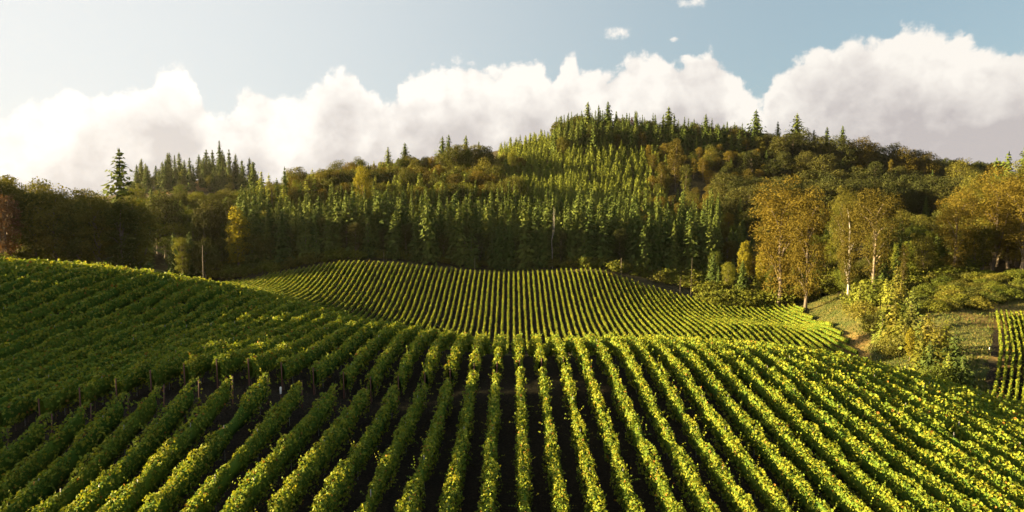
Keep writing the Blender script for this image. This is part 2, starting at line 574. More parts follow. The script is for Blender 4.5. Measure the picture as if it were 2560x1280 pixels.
gx = grid_axis([(-9000, -2400, 1600), (-2400, -900, 300), (-900, -180, 18), (-180, 210, 2.5), (210, 900, 18), (900, 2400, 300), (2400, 9000, 1600)])
gy = grid_axis([(-3000, -300, 450), (-300, -20, 20), (-20, 350, 2.5), (350, 700, 6), (700, 1500, 16), (1500, 3000, 250), (3000, 12000, 1800)])
GX, GY = np.meshgrid(gx, gy)
GZ = ground(GX, GY)
fine = (np.abs(GX) < 220) & (GY > -20) & (GY < 360)
GZ = GZ + np.where(fine, rng.normal(0, 0.04, GX.shape), rng.normal(0, 0.15, GX.shape) * (np.abs(GX) < 900))
nx, ny = len(gx), len(gy)
idx = np.arange(nx * ny).reshape(ny, nx)
Q = np.stack([idx[:-1, :-1], idx[:-1, 1:], idx[1:, 1:], idx[1:, :-1]], -1).reshape(-1, 4)

# what grows where: r = bare vineyard soil, g = mown grass, b = dry straw-coloured grass, else forest floor
fx, fy = GX.ravel(), GY.ravel()
soil = np.zeros(len(fx))
near_poly = poly_of([(x, near_span(x)[0] - 12) for x in (-95, -60, -30, 0, 30, 50, 62)] + [(x, near_span(x)[1] + 3) for x in (62, 50, 30, 0, -20, -45, -65, -95)])
far_poly = poly_of([(x, far_span(x)[1] + 1) for x in np.linspace(-142, 124, 40)] + [(x, far_span(x)[0] - 2) for x in np.linspace(124, -142, 40)])
soil[inside(near_poly, fx, fy) | inside(far_poly, fx, fy)] = 1.0
rel = np.stack([fx, fy], 1) - rb_o
al, si = rel @ rb_dir, rel @ rb_side
soil[(al > -6) & (al < np.linalg.norm(exec_dir) + 2) & (si > -1.0) & (si < 60)] = 0.8
grass = np.zeros(len(fx))
gp = [at(px, 800, Y)[:2] for px, Y in ((1960, 306), (2080, 312), (2130, 262), (2140, 236), (2320, 232), (2420, 236), (2600, 230), (2760, 180), (2760, 110), (2620, 84), (2300, 88), (2150, 100), (1900, 110), (1500, 130), (1500, 215), (2050, 190))]
grass[inside(poly_of(gp), fx, fy) & (soil < 0.5)] = 1.0
grass[(fy > 118) & (fy < 232) & (fx > -95) & (fx < 100) & (soil < 0.5)] = 1.0
grass[(fx > 55) & (fx < 330) & (fy > -60) & (fy < 250) & (soil < 0.5)] = 1.0
dry = np.zeros(len(fx))


def dry_spot(px, py, Y, rx, ry):
    x, y, _ = at(px, py, Y)
    k = np.exp(-(((fx - x) / rx) ** 2 + ((fy - y) / ry) ** 2))
    np.maximum(dry, k, out=dry)


for a in ((2125, 800, 226, 5, 12), (2140, 825, 212, 3.5, 9), (2460, 800, 200, 7, 9), (2495, 770, 212, 6, 8), (2440, 870, 165, 3, 18), (2490, 985, 133, 5, 10), (445, 458, 868, 40, 30), (470, 456, 900, 40, 25), (2430, 990, 140, 6, 8)):
    dry_spot(*a)
near_track = np.abs(fy - np.interp(fx, TRACK[:, 0], TRACK[:, 1])) < 1.6
dry[near_track & (fx > -13) & (fx < 9)] = 0.42
strip = inside(far_poly, fx, fy - 5.0) & ~inside(far_poly, fx, fy)
dry[strip & (fy > 310)] = 0.35
ga = np.stack([soil, grass, dry, np.ones(len(fx))], 1).astype(np.float32)


def ground_material():
    m = bpy.data.materials.new('ground_cover')
    m.use_nodes = True
    t = NT(m.node_tree)
    at_ = t.n('ShaderNodeAttribute', attribute_name='cover')
    sp = t.n('ShaderNodeSeparateColor')
    t.put(sp.inputs[0], at_.outputs['Color'])
    geo = t.n('ShaderNodeNewGeometry')
    pos = geo.outputs['Position']
    n1 = t.noise(pos, 0.6, 6, 0.65)
    n2 = t.noise(pos, 5.0, 5, 0.7)
    n3 = t.noise(pos, 0.09, 4, 0.6)
    edge = t.math('MULTIPLY', t.math('SUBTRACT', n1, 0.5), 0.6)
    floor_c = t.mix(t.smooth(n1, 0.35, 0.65), (0.020, 0.020, 0.010), (0.050, 0.042, 0.020))
    soil_c = t.mix(t.smooth(n2, 0.35, 0.7), (0.009, 0.007, 0.005), (0.034, 0.026, 0.017))
    grass_c = t.mix(t.smooth(n3, 0.35, 0.65), t.mix(t.smooth(n2, 0.3, 0.7), (0.034, 0.050, 0.013), (0.060, 0.076, 0.020)), (0.090, 0.080, 0.026))
    dry_c = t.mix(t.smooth(n2, 0.3, 0.7), (0.13, 0.088, 0.030), (0.24, 0.165, 0.06))
    c = t.mix(t.smooth(t.math('ADD', sp.outputs[1], edge), 0.3, 0.7), floor_c, grass_c)
    c = t.mix(t.smooth(t.math('ADD', sp.outputs[0], edge), 0.3, 0.7), c, soil_c)
    c = t.mix(t.smooth(t.math('ADD', sp.outputs[2], t.math('MULTIPLY', edge, 1.2)), 0.25, 0.65), c, dry_c)
    p = t.n('ShaderNodeBsdfPrincipled')
    t.put(p.inputs['Base Color'], c)
    p.inputs['Roughness'].default_value = 0.95
    p.inputs['Specular IOR Level'].default_value = 0.1
    b = t.n('ShaderNodeBump')
    b.inputs['Strength'].default_value = 0.9
    b.inputs['Distance'].default_value = 0.25
    t.put(b.inputs['Height'], t.math('ADD', n2, n1))
    t.t.links.new(b.outputs[0], p.inputs['Normal'])
    o = t.n('ShaderNodeOutputMaterial')
    t.t.links.new(p.outputs[0], o.inputs['Surface'])
    return m


gme = new_mesh('ground', np.stack([fx, fy, GZ.ravel()], 1), Q, None, ground_material(), True)
ca = gme.color_attributes.new('cover', 'FLOAT_COLOR', 'POINT')
ca.data.foreach_set('color', ga.ravel())
go = link(bpy.data.objects.new('ground', gme))
tag(go, 'rolling ground of bare vineyard soil, grassy verges and forest floor', 'ground', kind='structure')

# ------------------------------------------------------------------ vine rows
ONES = 'first second third fourth fifth sixth seventh eighth ninth tenth eleventh twelfth thirteenth fourteenth fifteenth sixteenth seventeenth eighteenth nineteenth'.split()
TENS = {2: 'twent', 3: 'thirt', 4: 'fort', 5: 'fift', 6: 'sixt', 7: 'sevent', 8: 'eight', 9: 'ninet'}


def nth(n):
    if n < 20:
        return ONES[n - 1]
    if n >= 100:
        return 'hundred-and-' + nth(n - 100) if n > 100 else 'hundredth'
    return TENS[n // 10] + ('ieth' if n % 10 == 0 else 'y-' + ONES[n % 10 - 1])


def canopy(pos, seed, cov=1.0, kmin=0.17, kmax=0.5, core=True, height=VT, width=0.46, shoots=1.3, ks=0.0035):
    """leafy hedge of vines along the polyline pos(t): t -> (x, y, z); returns a Bag"""
    ts, P = pos
    r = np.random.default_rng(seed)
    L = ts[-1] - ts[0]
    dist = np.linalg.norm(P - np.array([0, 0, EYE]), axis=1)
    size = np.clip(ks * dist, kmin, kmax)
    dens = 3.3 * cov / (0.55 * size ** 2)
    cum = np.concatenate([[0], np.cumsum((dens[1:] + dens[:-1]) * 0.5 * np.diff(ts))])
    n = int(cum[-1])
    t = np.interp(r.uniform(0, cum[-1], n), cum, ts)
    s = np.interp(t, ts, size)
    base = np.stack([np.interp(t, ts, P[:, k]) for k in range(3)], 1)
    tang = unit(np.stack([np.interp(t, ts, np.gradient(P[:, k], ts)) for k in range(2)] + [np.zeros(n)], 1))
    side = np.stack([tang[:, 1], -tang[:, 0], np.zeros(n)], 1)
    phi = r.uniform(-0.75, np.pi + 0.75, n)
    top = np.clip(np.sin(phi), 0, 1)
    lump = 0.27 * vnoise(t, seed * 7 + 1, 1.9) + 0.20 * vnoise(t + 3 * np.sign(np.cos(phi)), seed * 7 + 2, 0.8) + 0.15 * vnoise(t * 1.0 + 40 * np.round(phi * 1.6), seed * 7 + 3, 0.38)
    weak = np.clip(vnoise(t, seed * 7 + 4, 3.1) - 0.5, 0, 1) * 1.0
    rad = 1.0 + lump * 1.25 - weak
    depth = np.clip(1.0 - np.abs(r.normal(0, 0.13, n)), 0.5, 1.1)
    hh, hw = height * 0.43, width
    zc = height * 0.57
    c, sn = np.cos(phi), np.sin(phi)
    sq = lambda v: np.sign(v) * np.abs(v) ** 0.75
    offx = sq(c) * hw * rad * depth * (1.0 + 0.22 * r.normal(0, 1, n) * (1 - top))
    offz = zc + sq(sn) * hh * depth * (1.0 + lump * 0.62 - weak * 0.8)
    C = base + side * offx[:, None]
    C[:, 2] += offz
    N = side * (c / hw)[:, None] * 0.33 + np.array([0, 0, 1.0]) * (sn / hh)[:, None] * 0.6 + r.normal(0, 0.46, (n, 3))
    T = np.array([0, 0, -1.0]) + side * c[:, None] * 0.4 + r.normal(0, 0.55, (n, 3))
    sz = s * r.uniform(0.75, 1.3, n)
    bag = Bag()
    V, Qd = kites(C, N, T, sz, sz * 0.92)
    bag.add(V, Qd)
    # shoots that stick out of the hedge
    ns = int(L * shoots)
    if ns:
        t0 = r.uniform(ts[0], ts[-1], ns)
        k = 5
        u = np.tile(np.linspace(0.1, 1, k), ns)
        tt = np.repeat(t0, k)
        b = np.stack([np.interp(tt, ts, P[:, j]) for j in range(3)], 1)
        sgn = np.repeat(r.uniform(-1, 1, ns), k)
        ln = np.repeat(r.uniform(0.25, 0.95, ns), k)
        ang = np.repeat(r.uniform(0, 1.3, ns), k)
        b[:, 0] += np.sign(sgn) * (width * 0.6 + np.sin(ang) * ln * u) + r.normal(0, 0.03, len(tt))
        b[:, 1] += sgn * u * 0.3
        b[:, 2] += height * (0.95 - 0.25 * np.sin(ang)) + np.cos(ang) * ln * u - 0.25 * u ** 2 * np.sin(ang)
        ss = np.interp(tt, ts, size) * r.uniform(0.6, 0.95, len(tt))
        V, Qd = kites(b, r.normal(0, 1, (len(tt), 3)) + np.array([0, 0, 0.6]), r.normal(0, 1, (len(tt), 3)), ss, ss * 0.85)
        bag.add(V, Qd)
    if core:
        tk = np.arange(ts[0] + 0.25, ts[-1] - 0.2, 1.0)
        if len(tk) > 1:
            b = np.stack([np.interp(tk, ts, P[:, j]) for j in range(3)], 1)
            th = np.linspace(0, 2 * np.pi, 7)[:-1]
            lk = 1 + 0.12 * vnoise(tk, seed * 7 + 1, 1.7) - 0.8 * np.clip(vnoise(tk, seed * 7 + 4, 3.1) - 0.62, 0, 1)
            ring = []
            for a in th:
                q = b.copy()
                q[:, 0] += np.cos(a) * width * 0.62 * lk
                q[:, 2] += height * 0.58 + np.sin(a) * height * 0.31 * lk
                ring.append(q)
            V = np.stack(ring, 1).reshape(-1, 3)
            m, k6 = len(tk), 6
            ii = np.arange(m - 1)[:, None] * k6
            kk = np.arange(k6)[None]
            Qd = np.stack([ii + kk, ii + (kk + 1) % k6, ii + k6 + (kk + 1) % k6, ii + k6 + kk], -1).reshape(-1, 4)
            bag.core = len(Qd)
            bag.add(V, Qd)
    return bag


def straight(x, y0, y1, seed):
    t = np.arange(y0, y1 + 0.01, 1.0)
    xx = x + 0.07 * vnoise(t, seed, 9.0)
    return t, np.stack([xx, t, ground(xx, t)], 1)


V_, Q_, T_ = tube([(0, 0, -0.3), (0, 0, 1.2), (0, 0, VT - 0.15)], [0.03, 0.03, 0.028], 5)
ME_POST = new_mesh('post', V_, Q_, T_, M_STEEL)
V_, Q_, T_ = tube([(0, 0, -0.3), (0, -0.05, 0.9), (0, -0.12, VT - 0.1)], [0.065, 0.062, 0.055], 7)
ME_END = new_mesh('end_post', V_, Q_, T_, M_RUSTY)
V_, Q_, T_ = tube([(0, 0, -0.2), (0.03, 0.02, 0.3), (-0.02, 0.0, 0.6), (0.03, 0.05, 0.95)], [0.055, 0.045, 0.04, 0.03], 6)
ME_VTRUNK = new_mesh('trunk', V_, Q_, T_, M_VTRUNK)


def sub(name, me, parent, loc, rot=0.0, scale=1.0):
    o = link(bpy.data.objects.new(name, me), parent)
    o.location = loc
    o.rotation_euler[2] = rot
    o.scale = (scale, scale, scale)
    return o


def near_row(x, y0, y1, seed, label, group, end_near=False, end_far=False):
    root = link(bpy.data.objects.new('vine_row', None))
    root.empty_display_size = 0.5
    root.location = (x, y0, g1(x, y0))
    t, P = straight(x, y0, y1, seed)
    b = canopy((t, P), seed)
    me = b.mesh('canopy', M_VINE)
    me.transform(__import__('mathutils').Matrix.Translation(-Vector(root.location)))
    link(bpy.data.objects.new('canopy', me), root)
    z = lambda y: g1(x, y) - root.location[2]
    vis_end = min(y1, 92.0)
    for y in np.arange(y0 + 3.0, vis_end - 2.0, 7.0):
        sub('post', ME_POST, root, (0.04, y - y0, z(y)))
    if end_near:
        sub('end_post', ME_END, root, (0, 0.12, z(y0 + 0.12)))
        for k in range(4):
            y = y0 + 0.5 + 1.5 * k
            sub('trunk', ME_VTRUNK, root, (0, y - y0, z(y)), k * 2.1, 1.0)
    if end_far:
        sub('end_post', ME_END, root, (0, y1 - y0 - 0.1, z(y1 - 0.1) - 0.35), math.pi)
    tag(root, label, 'vine row', group)
    return root


rows_x = [X_OFF + SP_ROW * (i + 0.5) for i in range(-40, 27)]
rows_x = [x for x in rows_x if -90 < x < 60]
left_back = [x for x in rows_x if x < 8.0]
for x in rows_x:
    i = int(round((x - X_OFF) / SP_ROW - 0.5))
    lo, hi = near_span(x)
    seed = 1000 + i
    n = i + 1 if i >= 0 else -i
    sidew = 'right' if i >= 0 else 'left'
    if x < 8.0:
        ty = track_y(x)
        half = 1.7 if x < -14 else 0.9
        if lo < ty - half - 3:
            near_row(x, lo, ty - half, seed, f'leafy vine row, {nth(n)} {sidew} of the central aisle, before the dirt track', 'vine rows on the near side of the dirt track', end_far=True)
        y0 = max(lo, ty + half)
        near_row(x, y0, hi, seed + 500, f'leafy vine row, {nth(n)} {sidew} of the central aisle, beyond the dirt track', 'vine rows beyond the dirt track on the near shoulder', end_near=y0 > lo)
    else:
        near_row(x, lo, hi, seed, f'yellow-topped unbroken vine row, {nth(n)} right of the central aisle', 'unbroken vine rows on the right of the near slope')


def plain_row(name, pos, seed, label, group, **kw):
    t, P = pos
    o0 = Vector(P[0])
    me = canopy(pos, seed, **kw).mesh(name, M_VINE)
    me.transform(__import__('mathutils').Matrix.Translation(-o0))
    o = link(bpy.data.objects.new(name, me))
    o.location = o0
    return tag(o, label, 'vine row', group)


far_i = [i for i in range(-62, 56) if back_edge[0, 0] + 2 < X_OFF + SP_ROW * (i + 0.5) < back_edge[-1, 0]]
for j, i in enumerate(far_i):
    x = X_OFF + SP_ROW * (i + 0.5)
    y0, y1 = far_span(x)
    if y1 - y0 < 6:
        continue
    plain_row('vine_row', straight(x, y0, y1 + rng.uniform(-1, 1), 3000 + i), 3000 + i, f'thin vine row on the far slope, {nth(j + 1)} from that block\'s left edge', 'vine rows of the far block',
              cov=1.15, kmin=0.3, kmax=0.45, width=0.40, height=2.2, shoots=0.3, ks=0.0013)
for k in range(22):
    ln = np.linalg.norm(exec_dir)
    a0 = max(0.0, 0.0 + rng.uniform(-1, 1) - k * 2.2)
    t = np.arange(0, ln - a0 + k * 0.6, 1.0)
    bend = 2.5 * np.sin(np.pi * t / ln)
    xy = rb_o + rb_dir * (t + a0)[:, None] + rb_side * (k * 1.2 + bend * 0.6)[:, None]
    P = np.column_stack([xy, ground(xy[:, 0], xy[:, 1])])
    plain_row('vine_row', (t, P), 4000 + k, f'vine row beyond the gully, {nth(k + 1)} from the grass', 'vine rows beyond the gully', cov=1.2, kmin=0.2, kmax=0.34, height=2.2, width=0.26, ks=0.0016)

# ------------------------------------------------------------------ trees: one mesh per kind, then copies
def conifer(seed, h, rad, base, levels, per, sprays, droop, power=0.78, ragged=0.2, size=1.0, core=0.22, lean=0.0):
    r = np.random.default_rng(seed)
    C, N, T, S_, W_ = [], [], [], [], []
    for i in range(levels):
        f = (i + r.uniform(-0.3, 0.3)) / levels
        f = min(max(f, 0.0), 0.995)
        z = base + (h - base) * f
        prof = (1 - f) ** power * (0.72 + 0.28 * min(1.0, f * 6 + 0.15))
        a0 = r.uniform(0, 6.28)
        nb = max(5, int(per * (0.55 + 0.45 * (1 - f))))
        for k in range(nb):
            a = a0 + 6.283 * k / nb + r.uniform(-0.3, 0.3)
            L = rad * prof * r.uniform(1 - ragged * 1.6, 1 + ragged) + 0.012 * h
            o = np.array([math.cos(a), math.sin(a), 0.0])
            sl = droop * (1 - 1.5 * f) + r.uniform(-0.12, 0.12)
            m = max(2, int(sprays * (0.4 + 0.6 * prof)))
            for j in range(m):
                u = (j + r.uniform(0.2, 1.0)) / m
                p = o * L * u + np.array([0, 0, z - L * sl * u + 0.10 * L * u * u])
                p[:2] += r.normal(0, 0.09 * L + 0.03, 2)
                sw = r.uniform(-0.9, 0.9)
                dirv = np.array([math.cos(a + sw), math.sin(a + sw), -sl * 0.7 - 0.35 * r.random()])
                C.append(p)
                T.append(dirv)
                N.append(o * r.uniform(0.3, 1.0) + np.array([0, 0, r.uniform(0.35, 1.0)]) + r.normal(0, 0.3, 3))
                s = size * (0.030 * h + 0.30 * L) * r.uniform(0.75, 1.3)
                S_.append(s)
                W_.append(s * r.uniform(0.42, 0.62))
    bag = Bag()
    V, Qd = kites(np.array(C), np.array(N), np.array(T), np.array(S_), np.array(W_), r)
    bag.add(V, Qd)
    # leader at the very top
    V, Qd = kites(np.array([[0, 0, h], [0, 0, h]]), np.array([[1, 0, 0], [0, 1, 0]]), np.array([[0, 0, 1.0]] * 2), [0.05 * h] * 2, [0.012 * h] * 2, r)
    bag.add(V, Qd)
    if core:
        zs = np.linspace(base + 0.06 * h, h * 0.93, 7)
        V, Qd, Td = tube([(0, 0, z) for z in zs], [rad * core * (1 - (z - base) / (h - base)) ** power * r.uniform(0.75, 1.1) + 0.03 for z in zs], 7)
        bag.add(V, Qd, Td)
    tr = tube([(0, 0, -0.6), (lean * 0.2, 0, h * 0.4), (0, 0, h * 0.97)], [0.012 * h + 0.06, 0.009 * h + 0.04, 0.02], 6)
    return bag, tr


def broadleaf(seed, h, rx, base, nclump, leaf, per, shape='round', forked=False, fill=0.8, squash=0.8, spread=0.82):
    r = np.random.default_rng(seed)
    zc, rz = (h + base) * 0.5, (h - base) * 0.5
    cents, rads = [], []
    tries = 0
    while len(cents) < nclump and tries < 4000:
        tries += 1
        v = r.normal(0, 1, 3)
        v /= np.linalg.norm(v)
        q = v * r.uniform(0.25, 1.0) ** 0.55 * spread
        zz = q[2]
        wd = 1.0
        if shape == 'tall':
            wd = 0.55 + 0.45 * (zz * 0.5 + 0.5) if zz < 0.35 else 1.0
        elif shape == 'column':
            wd = 0.9
        elif shape == 'cone':
            wd = 1.05 - 0.55 * (zz * 0.5 + 0.5)
        p = np.array([q[0] * rx * wd, q[1] * rx * wd, zc + zz * rz])
        cr = rx * r.uniform(0.26, 0.44) * (1.15 if shape in ('round',) else 1.0)
        if all(np.linalg.norm((p - c) * np.array([1, 1, 0.8])) > 0.62 * (cr + d) * fill for c, d in zip(cents, rads)):
            cents.append(p)
            rads.append(cr)
    bag = Bag()
    for c, cr in zip(cents, rads):
        n = int(per * (cr / (rx * 0.35)) ** 2)
        D = unit(r.normal(0, 1, (n, 3)) + np.array([0, 0, 0.25]))
        lump = 1 + 0.22 * np.sin(D[:, 0] * 5 + c[0]) * np.sin(D[:, 1] * 5 + c[1]) + r.normal(0, 0.12, n)
        rr = cr * lump * np.where(r.random(n) < 0.22, r.uniform(0.3, 0.9, n), 1.0)
        C = c + D * rr[:, None] * np.array([1, 1, squash])
        N = D + np.array([0, 0, 0.35]) + r.normal(0, 0.5, (n, 3))
        T = r.normal(0, 0.7, (n, 3)) + np.array([0, 0, -0.5])
        s = leaf * r.uniform(0.7, 1.35, n)
        V, Qd = kites(C, N, T, s, s * 0.75, r)
        bag.add(V, Qd)
    tb = Bag()
    r0 = 0.014 * h + 0.05
    top = np.array([r.normal(0, 0.04) * h * 0.3, r.normal(0, 0.04) * h * 0.3, base + (h - base) * 0.72])
    mid = np.array([r.normal(0, 0.012) * h, r.normal(0, 0.012) * h, max(base, 0.15 * h)])
    tb.add(*tube([(0, 0, -0.6), (0, 0, 0.25), mid, (mid + top) * 0.5 + r.normal(0, 0.012 * h, 3), top], [r0 * 1.35, r0, r0 * 0.8, r0 * 0.5, 0.03], 7))
    if forked:
        t2 = top + np.array([rx * 0.55, 0.2 * rx, -0.1 * h])
        tb.add(*tube([mid * np.array([1, 1, 0.55]), (mid + t2) * 0.5 + np.array([0.12 * rx, 0, 0]), t2], [r0 * 0.7, r0 * 0.5, 0.03], 6))
    order = np.argsort([c[2] for c in cents])
    for k in order[:: max(1, len(order) // 11)]:
        c = cents[k]
        zb = min(top[2] * 0.95, max(mid[2] * 0.85, c[2] - 0.25 * h * r.uniform(0.4, 1.0)))
        f = np.clip((zb - mid[2]) / max(top[2] - mid[2], 0.1), 0, 1)
        st = mid * (1 - f) + top * f
        st[2] = zb
        md = (st + c) * 0.5 + np.array([0, 0, 0.03 * h])
        tb.add(*tube([st, md, c], [r0 * 0.42, r0 * 0.25, 0.02], 5))
    return bag, tb


def finish(name, bt, leaf_mat, bark, h):
    bag, tr = bt
    crown = bag.mesh('crown', leaf_mat)
    if isinstance(tr, Bag):
        trunk = tr.mesh('trunk', bark, True)
    else:
        trunk = new_mesh('trunk', tr[0], tr[1], tr[2], bark, True)
    return dict(crown=crown, trunk=trunk, h=h, bag=bag)


PROTO = {
    'fir': [finish('fir', conifer(21 + k, 25, (4.2, 4.9, 3.7, 4.5, 3.3)[k], 1.2, 34, 10, 5, 0.34, (0.72, 0.8, 0.68, 0.75, 0.65)[k]), M_FIR, M_BARK, 25) for k in range(5)],
    'skyfir': [finish('fir', conifer(61 + k, 25, (4.6, 5.3, 4.0)[k], 2.0, 34, 9, 6, 0.42, (0.78, 0.85, 0.72)[k], 0.34, 0.95, 0.2), M_FIR, M_BARK, 25) for k in range(3)],
    'openfir': [finish('fir', conifer(71, 25, 5.0, 3.0, 38, 7, 9, 0.6, 0.85, 0.45, 0.72, 0.08), M_FIR, M_BARK, 25)],
    'pine': [finish('pine', conifer(75 + k, 25, 4.6, 5.0, 22, 8, 6, 0.0, 0.5, 0.4, 1.1, 0.3), M_FIR, M_BARK, 25) for k in range(1)],
    'young': [finish('young', conifer(81 + k, 10, (2.1, 2.4, 1.9, 2.2)[k], 0.2, 22, 9, 4, 0.05, 0.8, 0.25, 1.25, 0.0), M_YOUNG, M_BARK, 10) for k in range(4)],
    'round': [finish('b', broadleaf(31 + k, 20, (6.0, 6.8, 5.4, 5.0)[k], (3.5, 4.5, 5.0, 3.0)[k], 30, 0.5, 170, 'round', False, 0.95, 0.85, 0.92), M_OLIVE, M_BARK, 20) for k in range(4)],
    'tall': [finish('b', broadleaf(41 + k, 25, (4.6, 5.2, 4.2)[k], (3.0, 4.5, 2.5)[k], 40, 0.45, 150, 'tall', k == 1, 0.95, 0.85, 0.95), M_OLIVE, M_BARK, 25) for k in range(3)],
    'cotton': [finish('b', broadleaf(51 + k, 34, (5.0, 7.2)[k], (7.0, 7.5)[k], (40, 52)[k], 0.36, 260, 'tall', k == 1, 0.95, 0.85, 0.98), M_GOLD, M_PALE, 34) for k in range(2)],
    'big': [finish('b', broadleaf(151 + k, 34, (6.4, 7.6, 6.0)[k], (3.0, 5.0, 2.5)[k], 52, 0.36, 300, 'tall', k == 1, 0.95, 0.85, 0.98), M_GOLD, M_PALE, 34) for k in range(3)],
    'cone': [finish('b', broadleaf(55 + k, 15, 3.2, 0.8, 36, 0.42, 90, 'cone'), M_YELLOW, M_BARK, 15) for k in range(2)],
    'thin': [finish('b', broadleaf(58, 22, 4.2, 8.0, 15, 0.42, 90, 'round', False, 1.0), M_OLIVE, M_BARK, 22)],
    'bush': [finish('b', broadleaf(91 + k, 3.0, 2.6, 0.0, 16, 0.26, 110, 'round', False, 0.8, 0.7), M_GREEN, M_BARK, 3) for k in range(3)],
    'gfir': [finish('fir', conifer(95 + k, 9, (2.7, 3.1, 2.4)[k], 0.1, 22, 10, 6, 0.0, 0.8, 0.3, 0.95, 0.0), M_YOUNG, M_BARK, 9) for k in range(3)],
}
FAR = {
    'round': [broadleaf(131 + k, 20, (6.2, 6.8, 5.4)[k], 3.0, 30, 0.95, 46, 'round')[0] for k in range(3)],
    'fir': [conifer(141 + k, 25, (4.2, 4.8, 3.6)[k], 1.2, 22, 8, 4, 0.34, 0.85, 0.25, 1.2)[0] for k in range(3)],
    'young': [conifer(151 + k, 10, (2.2, 2.5, 1.9)[k], 0.2, 16, 7, 3, 0.05, 0.8, 0.25, 1.6, 0.1)[0] for k in range(3)],
    'bush': [broadleaf(161 + k, 3.0, 2.6, 0.0, 12, 0.5, 26, 'round', False, 0.8, 0.7)[0] for k in range(3)],
}


def plant(kind, proto, x, y, h, mat=None, widen=1.0, cat='tree', label=None, group=None, bark=None, lean=0.0):
    p = random.choice(PROTO[proto]) if not isinstance(proto, dict) else proto
    root = bpy.data.objects.new(kind, None)
    COL.objects.link(root)
    root.empty_display_size = 1.0
    root.location = (x, y, g1(x, y))
    root.rotation_euler = (lean * random.uniform(-1, 1), lean * random.uniform(-1, 1), random.uniform(0, 6.28))
    s = h / p['h']
    root.scale = (s * widen, s * widen, s)
    c = link(bpy.data.objects.new('crown', p['crown']), root)
    t = link(bpy.data.objects.new('trunk', p['trunk']), root)
    for o, m in ((c, mat), (t, bark)):
        if m is not None:
            o.material_slots[0].link = 'OBJECT'
            o.material_slots[0].material = m
    tag(root, label, cat, group)
    return root


def px_of(x, y):
    return 1280 + FPX * x / (y * CP)


def key_tree(kind, proto, px, py, Y, mat, label, widen=1.0, cat=None, bark=None, variant=None, group=None):
    x, y, z = at(px, py, Y)
    h = max(3.0, z - g1(x, y))
    p = PROTO[proto][variant] if variant is not None else proto
    TAKEN.append((x, y, 0.22 * h))
    return plant(kind, p, x, y, h, mat, widen, cat or ('fir' if 'fir' in kind else 'tree'), label, group, bark)


TAKEN = []
far_keep = poly_of([(x, far_span(x)[1] + 9) for x in np.linspace(-150, 124, 40)] + [(124, 120), (60, 120), (0, 120), (-60, 220), (-100, 262), (-150, 300)])
grass_keep = poly_of(gp)
PENDING = {}


def stand(name, pxr, Yr, n, dmin, kinds, keep_grass=True, wide=1.0, over=None):
    """fill an area (photo columns pxr, distances Yr) with trees at least dmin apart; returns the ones beyond n"""
    got, extra, cells = [], [], {}
    tries = 0
    limit = n + (over or 0)
    while len(got) < limit and tries < limit * 60:
        tries += 1
        y = math.sqrt(random.uniform(Yr[0] ** 2, Yr[1] ** 2))
        px = random.uniform(*pxr)
        x = (px - 1280) / FPX * y
        ci, cj = int(x // dmin), int(y // dmin)
        if any((x - a) ** 2 + (y - b) ** 2 < dmin * dmin for i in (-1, 0, 1) for j in (-1, 0, 1) for a, b in cells.get((ci + i, cj + j), ())):
            continue
        if any((x - a) ** 2 + (y - b) ** 2 < (rr * 0.5 + dmin * 0.2) ** 2 for a, b, rr in TAKEN):
            continue
        xa, ya = np.array([x]), np.array([y])
        if inside(far_keep, xa, ya)[0] or (keep_grass and inside(grass_keep, xa, ya)[0]):
            continue
        cells.setdefault((ci, cj), []).append((x, y))
        got.append((x, y))
    got.sort(key=lambda p: p[1])
    for x, y in got[:n]:
        k = random.choices(kinds, [q[0] for q in kinds])[0]
        _, kind, proto, mat, (h0, h1), look, wd = k
        o = plant(kind, proto, x, y, random.uniform(h0, h1), mat, wide * wd * random.uniform(0.82, 1.25), 'fir' if 'fir' in kind else 'tree', None, f'{"firs" if "fir" in kind else "broadleaf trees"} {name}', None, 0.03)
        PENDING.setdefault((kind, name, look), []).append((px_of(x, y), o))
    return got[n:]


# single trees one can point to
K = key_tree
K('fir_tree', 'openfir', 297, 376, 226, M_FIR, 'lone open-branched fir towering over the dark trees at left', 1.35)
K('fir_tree', 'fir', 548, 352, 905, M_FIR, 'tallest narrow fir on the distant knoll', 0.95, variant=4)
K('fir_tree', 'fir', 572, 374, 900, M_FIR, 'second tallest fir on the distant knoll, right of the tallest', 0.9, variant=0)
K('fir_tree', 'fir', 436, 388, 890, M_FIR, 'broad-shouldered fir alone above the golden field on the knoll', 0.9, variant=4)
K('pine_tree', 'pine', 632, 404, 560, M_FIR, 'dark flat-needled pine at the right end of the distant knoll', 0.85, cat='pine')
K('fir_tree', 'skyfir', 711, 418, 430, M_FIR, 'slim dark fir beside the thin see-through tree', 0.8, variant=2)
K('broadleaf_tree', 'thin', 678, 444, 425, M_OLIVE, 'thin see-through tree left of the slim dark fir', 0.9)
K('broadleaf_tree', 'tall', 738, 448, 450, M_GREEN, 'small rounded tree right of the slim dark fir', 0.7)
K('oak_tree', 'round', 845, 402, 500, M_OLIVE, 'broad brown-olive tree that starts the ridge on the left', 1.0)
K('oak_tree', 'round', 890, 397, 512, M_OLIVE, 'broad olive tree second along the ridge', 1.0)
K('broadleaf_tree', 'tall', 905, 412, 420, M_YELLOW, 'tall yellow-green tree rising from the middle of the wood', 0.85)
K('broadleaf_tree', 'tall', 1140, 364, 585, M_RUST, 'rust-red tree on the ridge between two firs', 0.45)
K('oak_tree', 'round', 1205, 402, 480, M_OLIVE, 'large round brown-green tree on the slope under the ridge', 1.0)
K('oak_tree', 'round', 1280, 374, 565, M_GREEN, 'small round green tree alone on the dip of the ridge', 0.55)
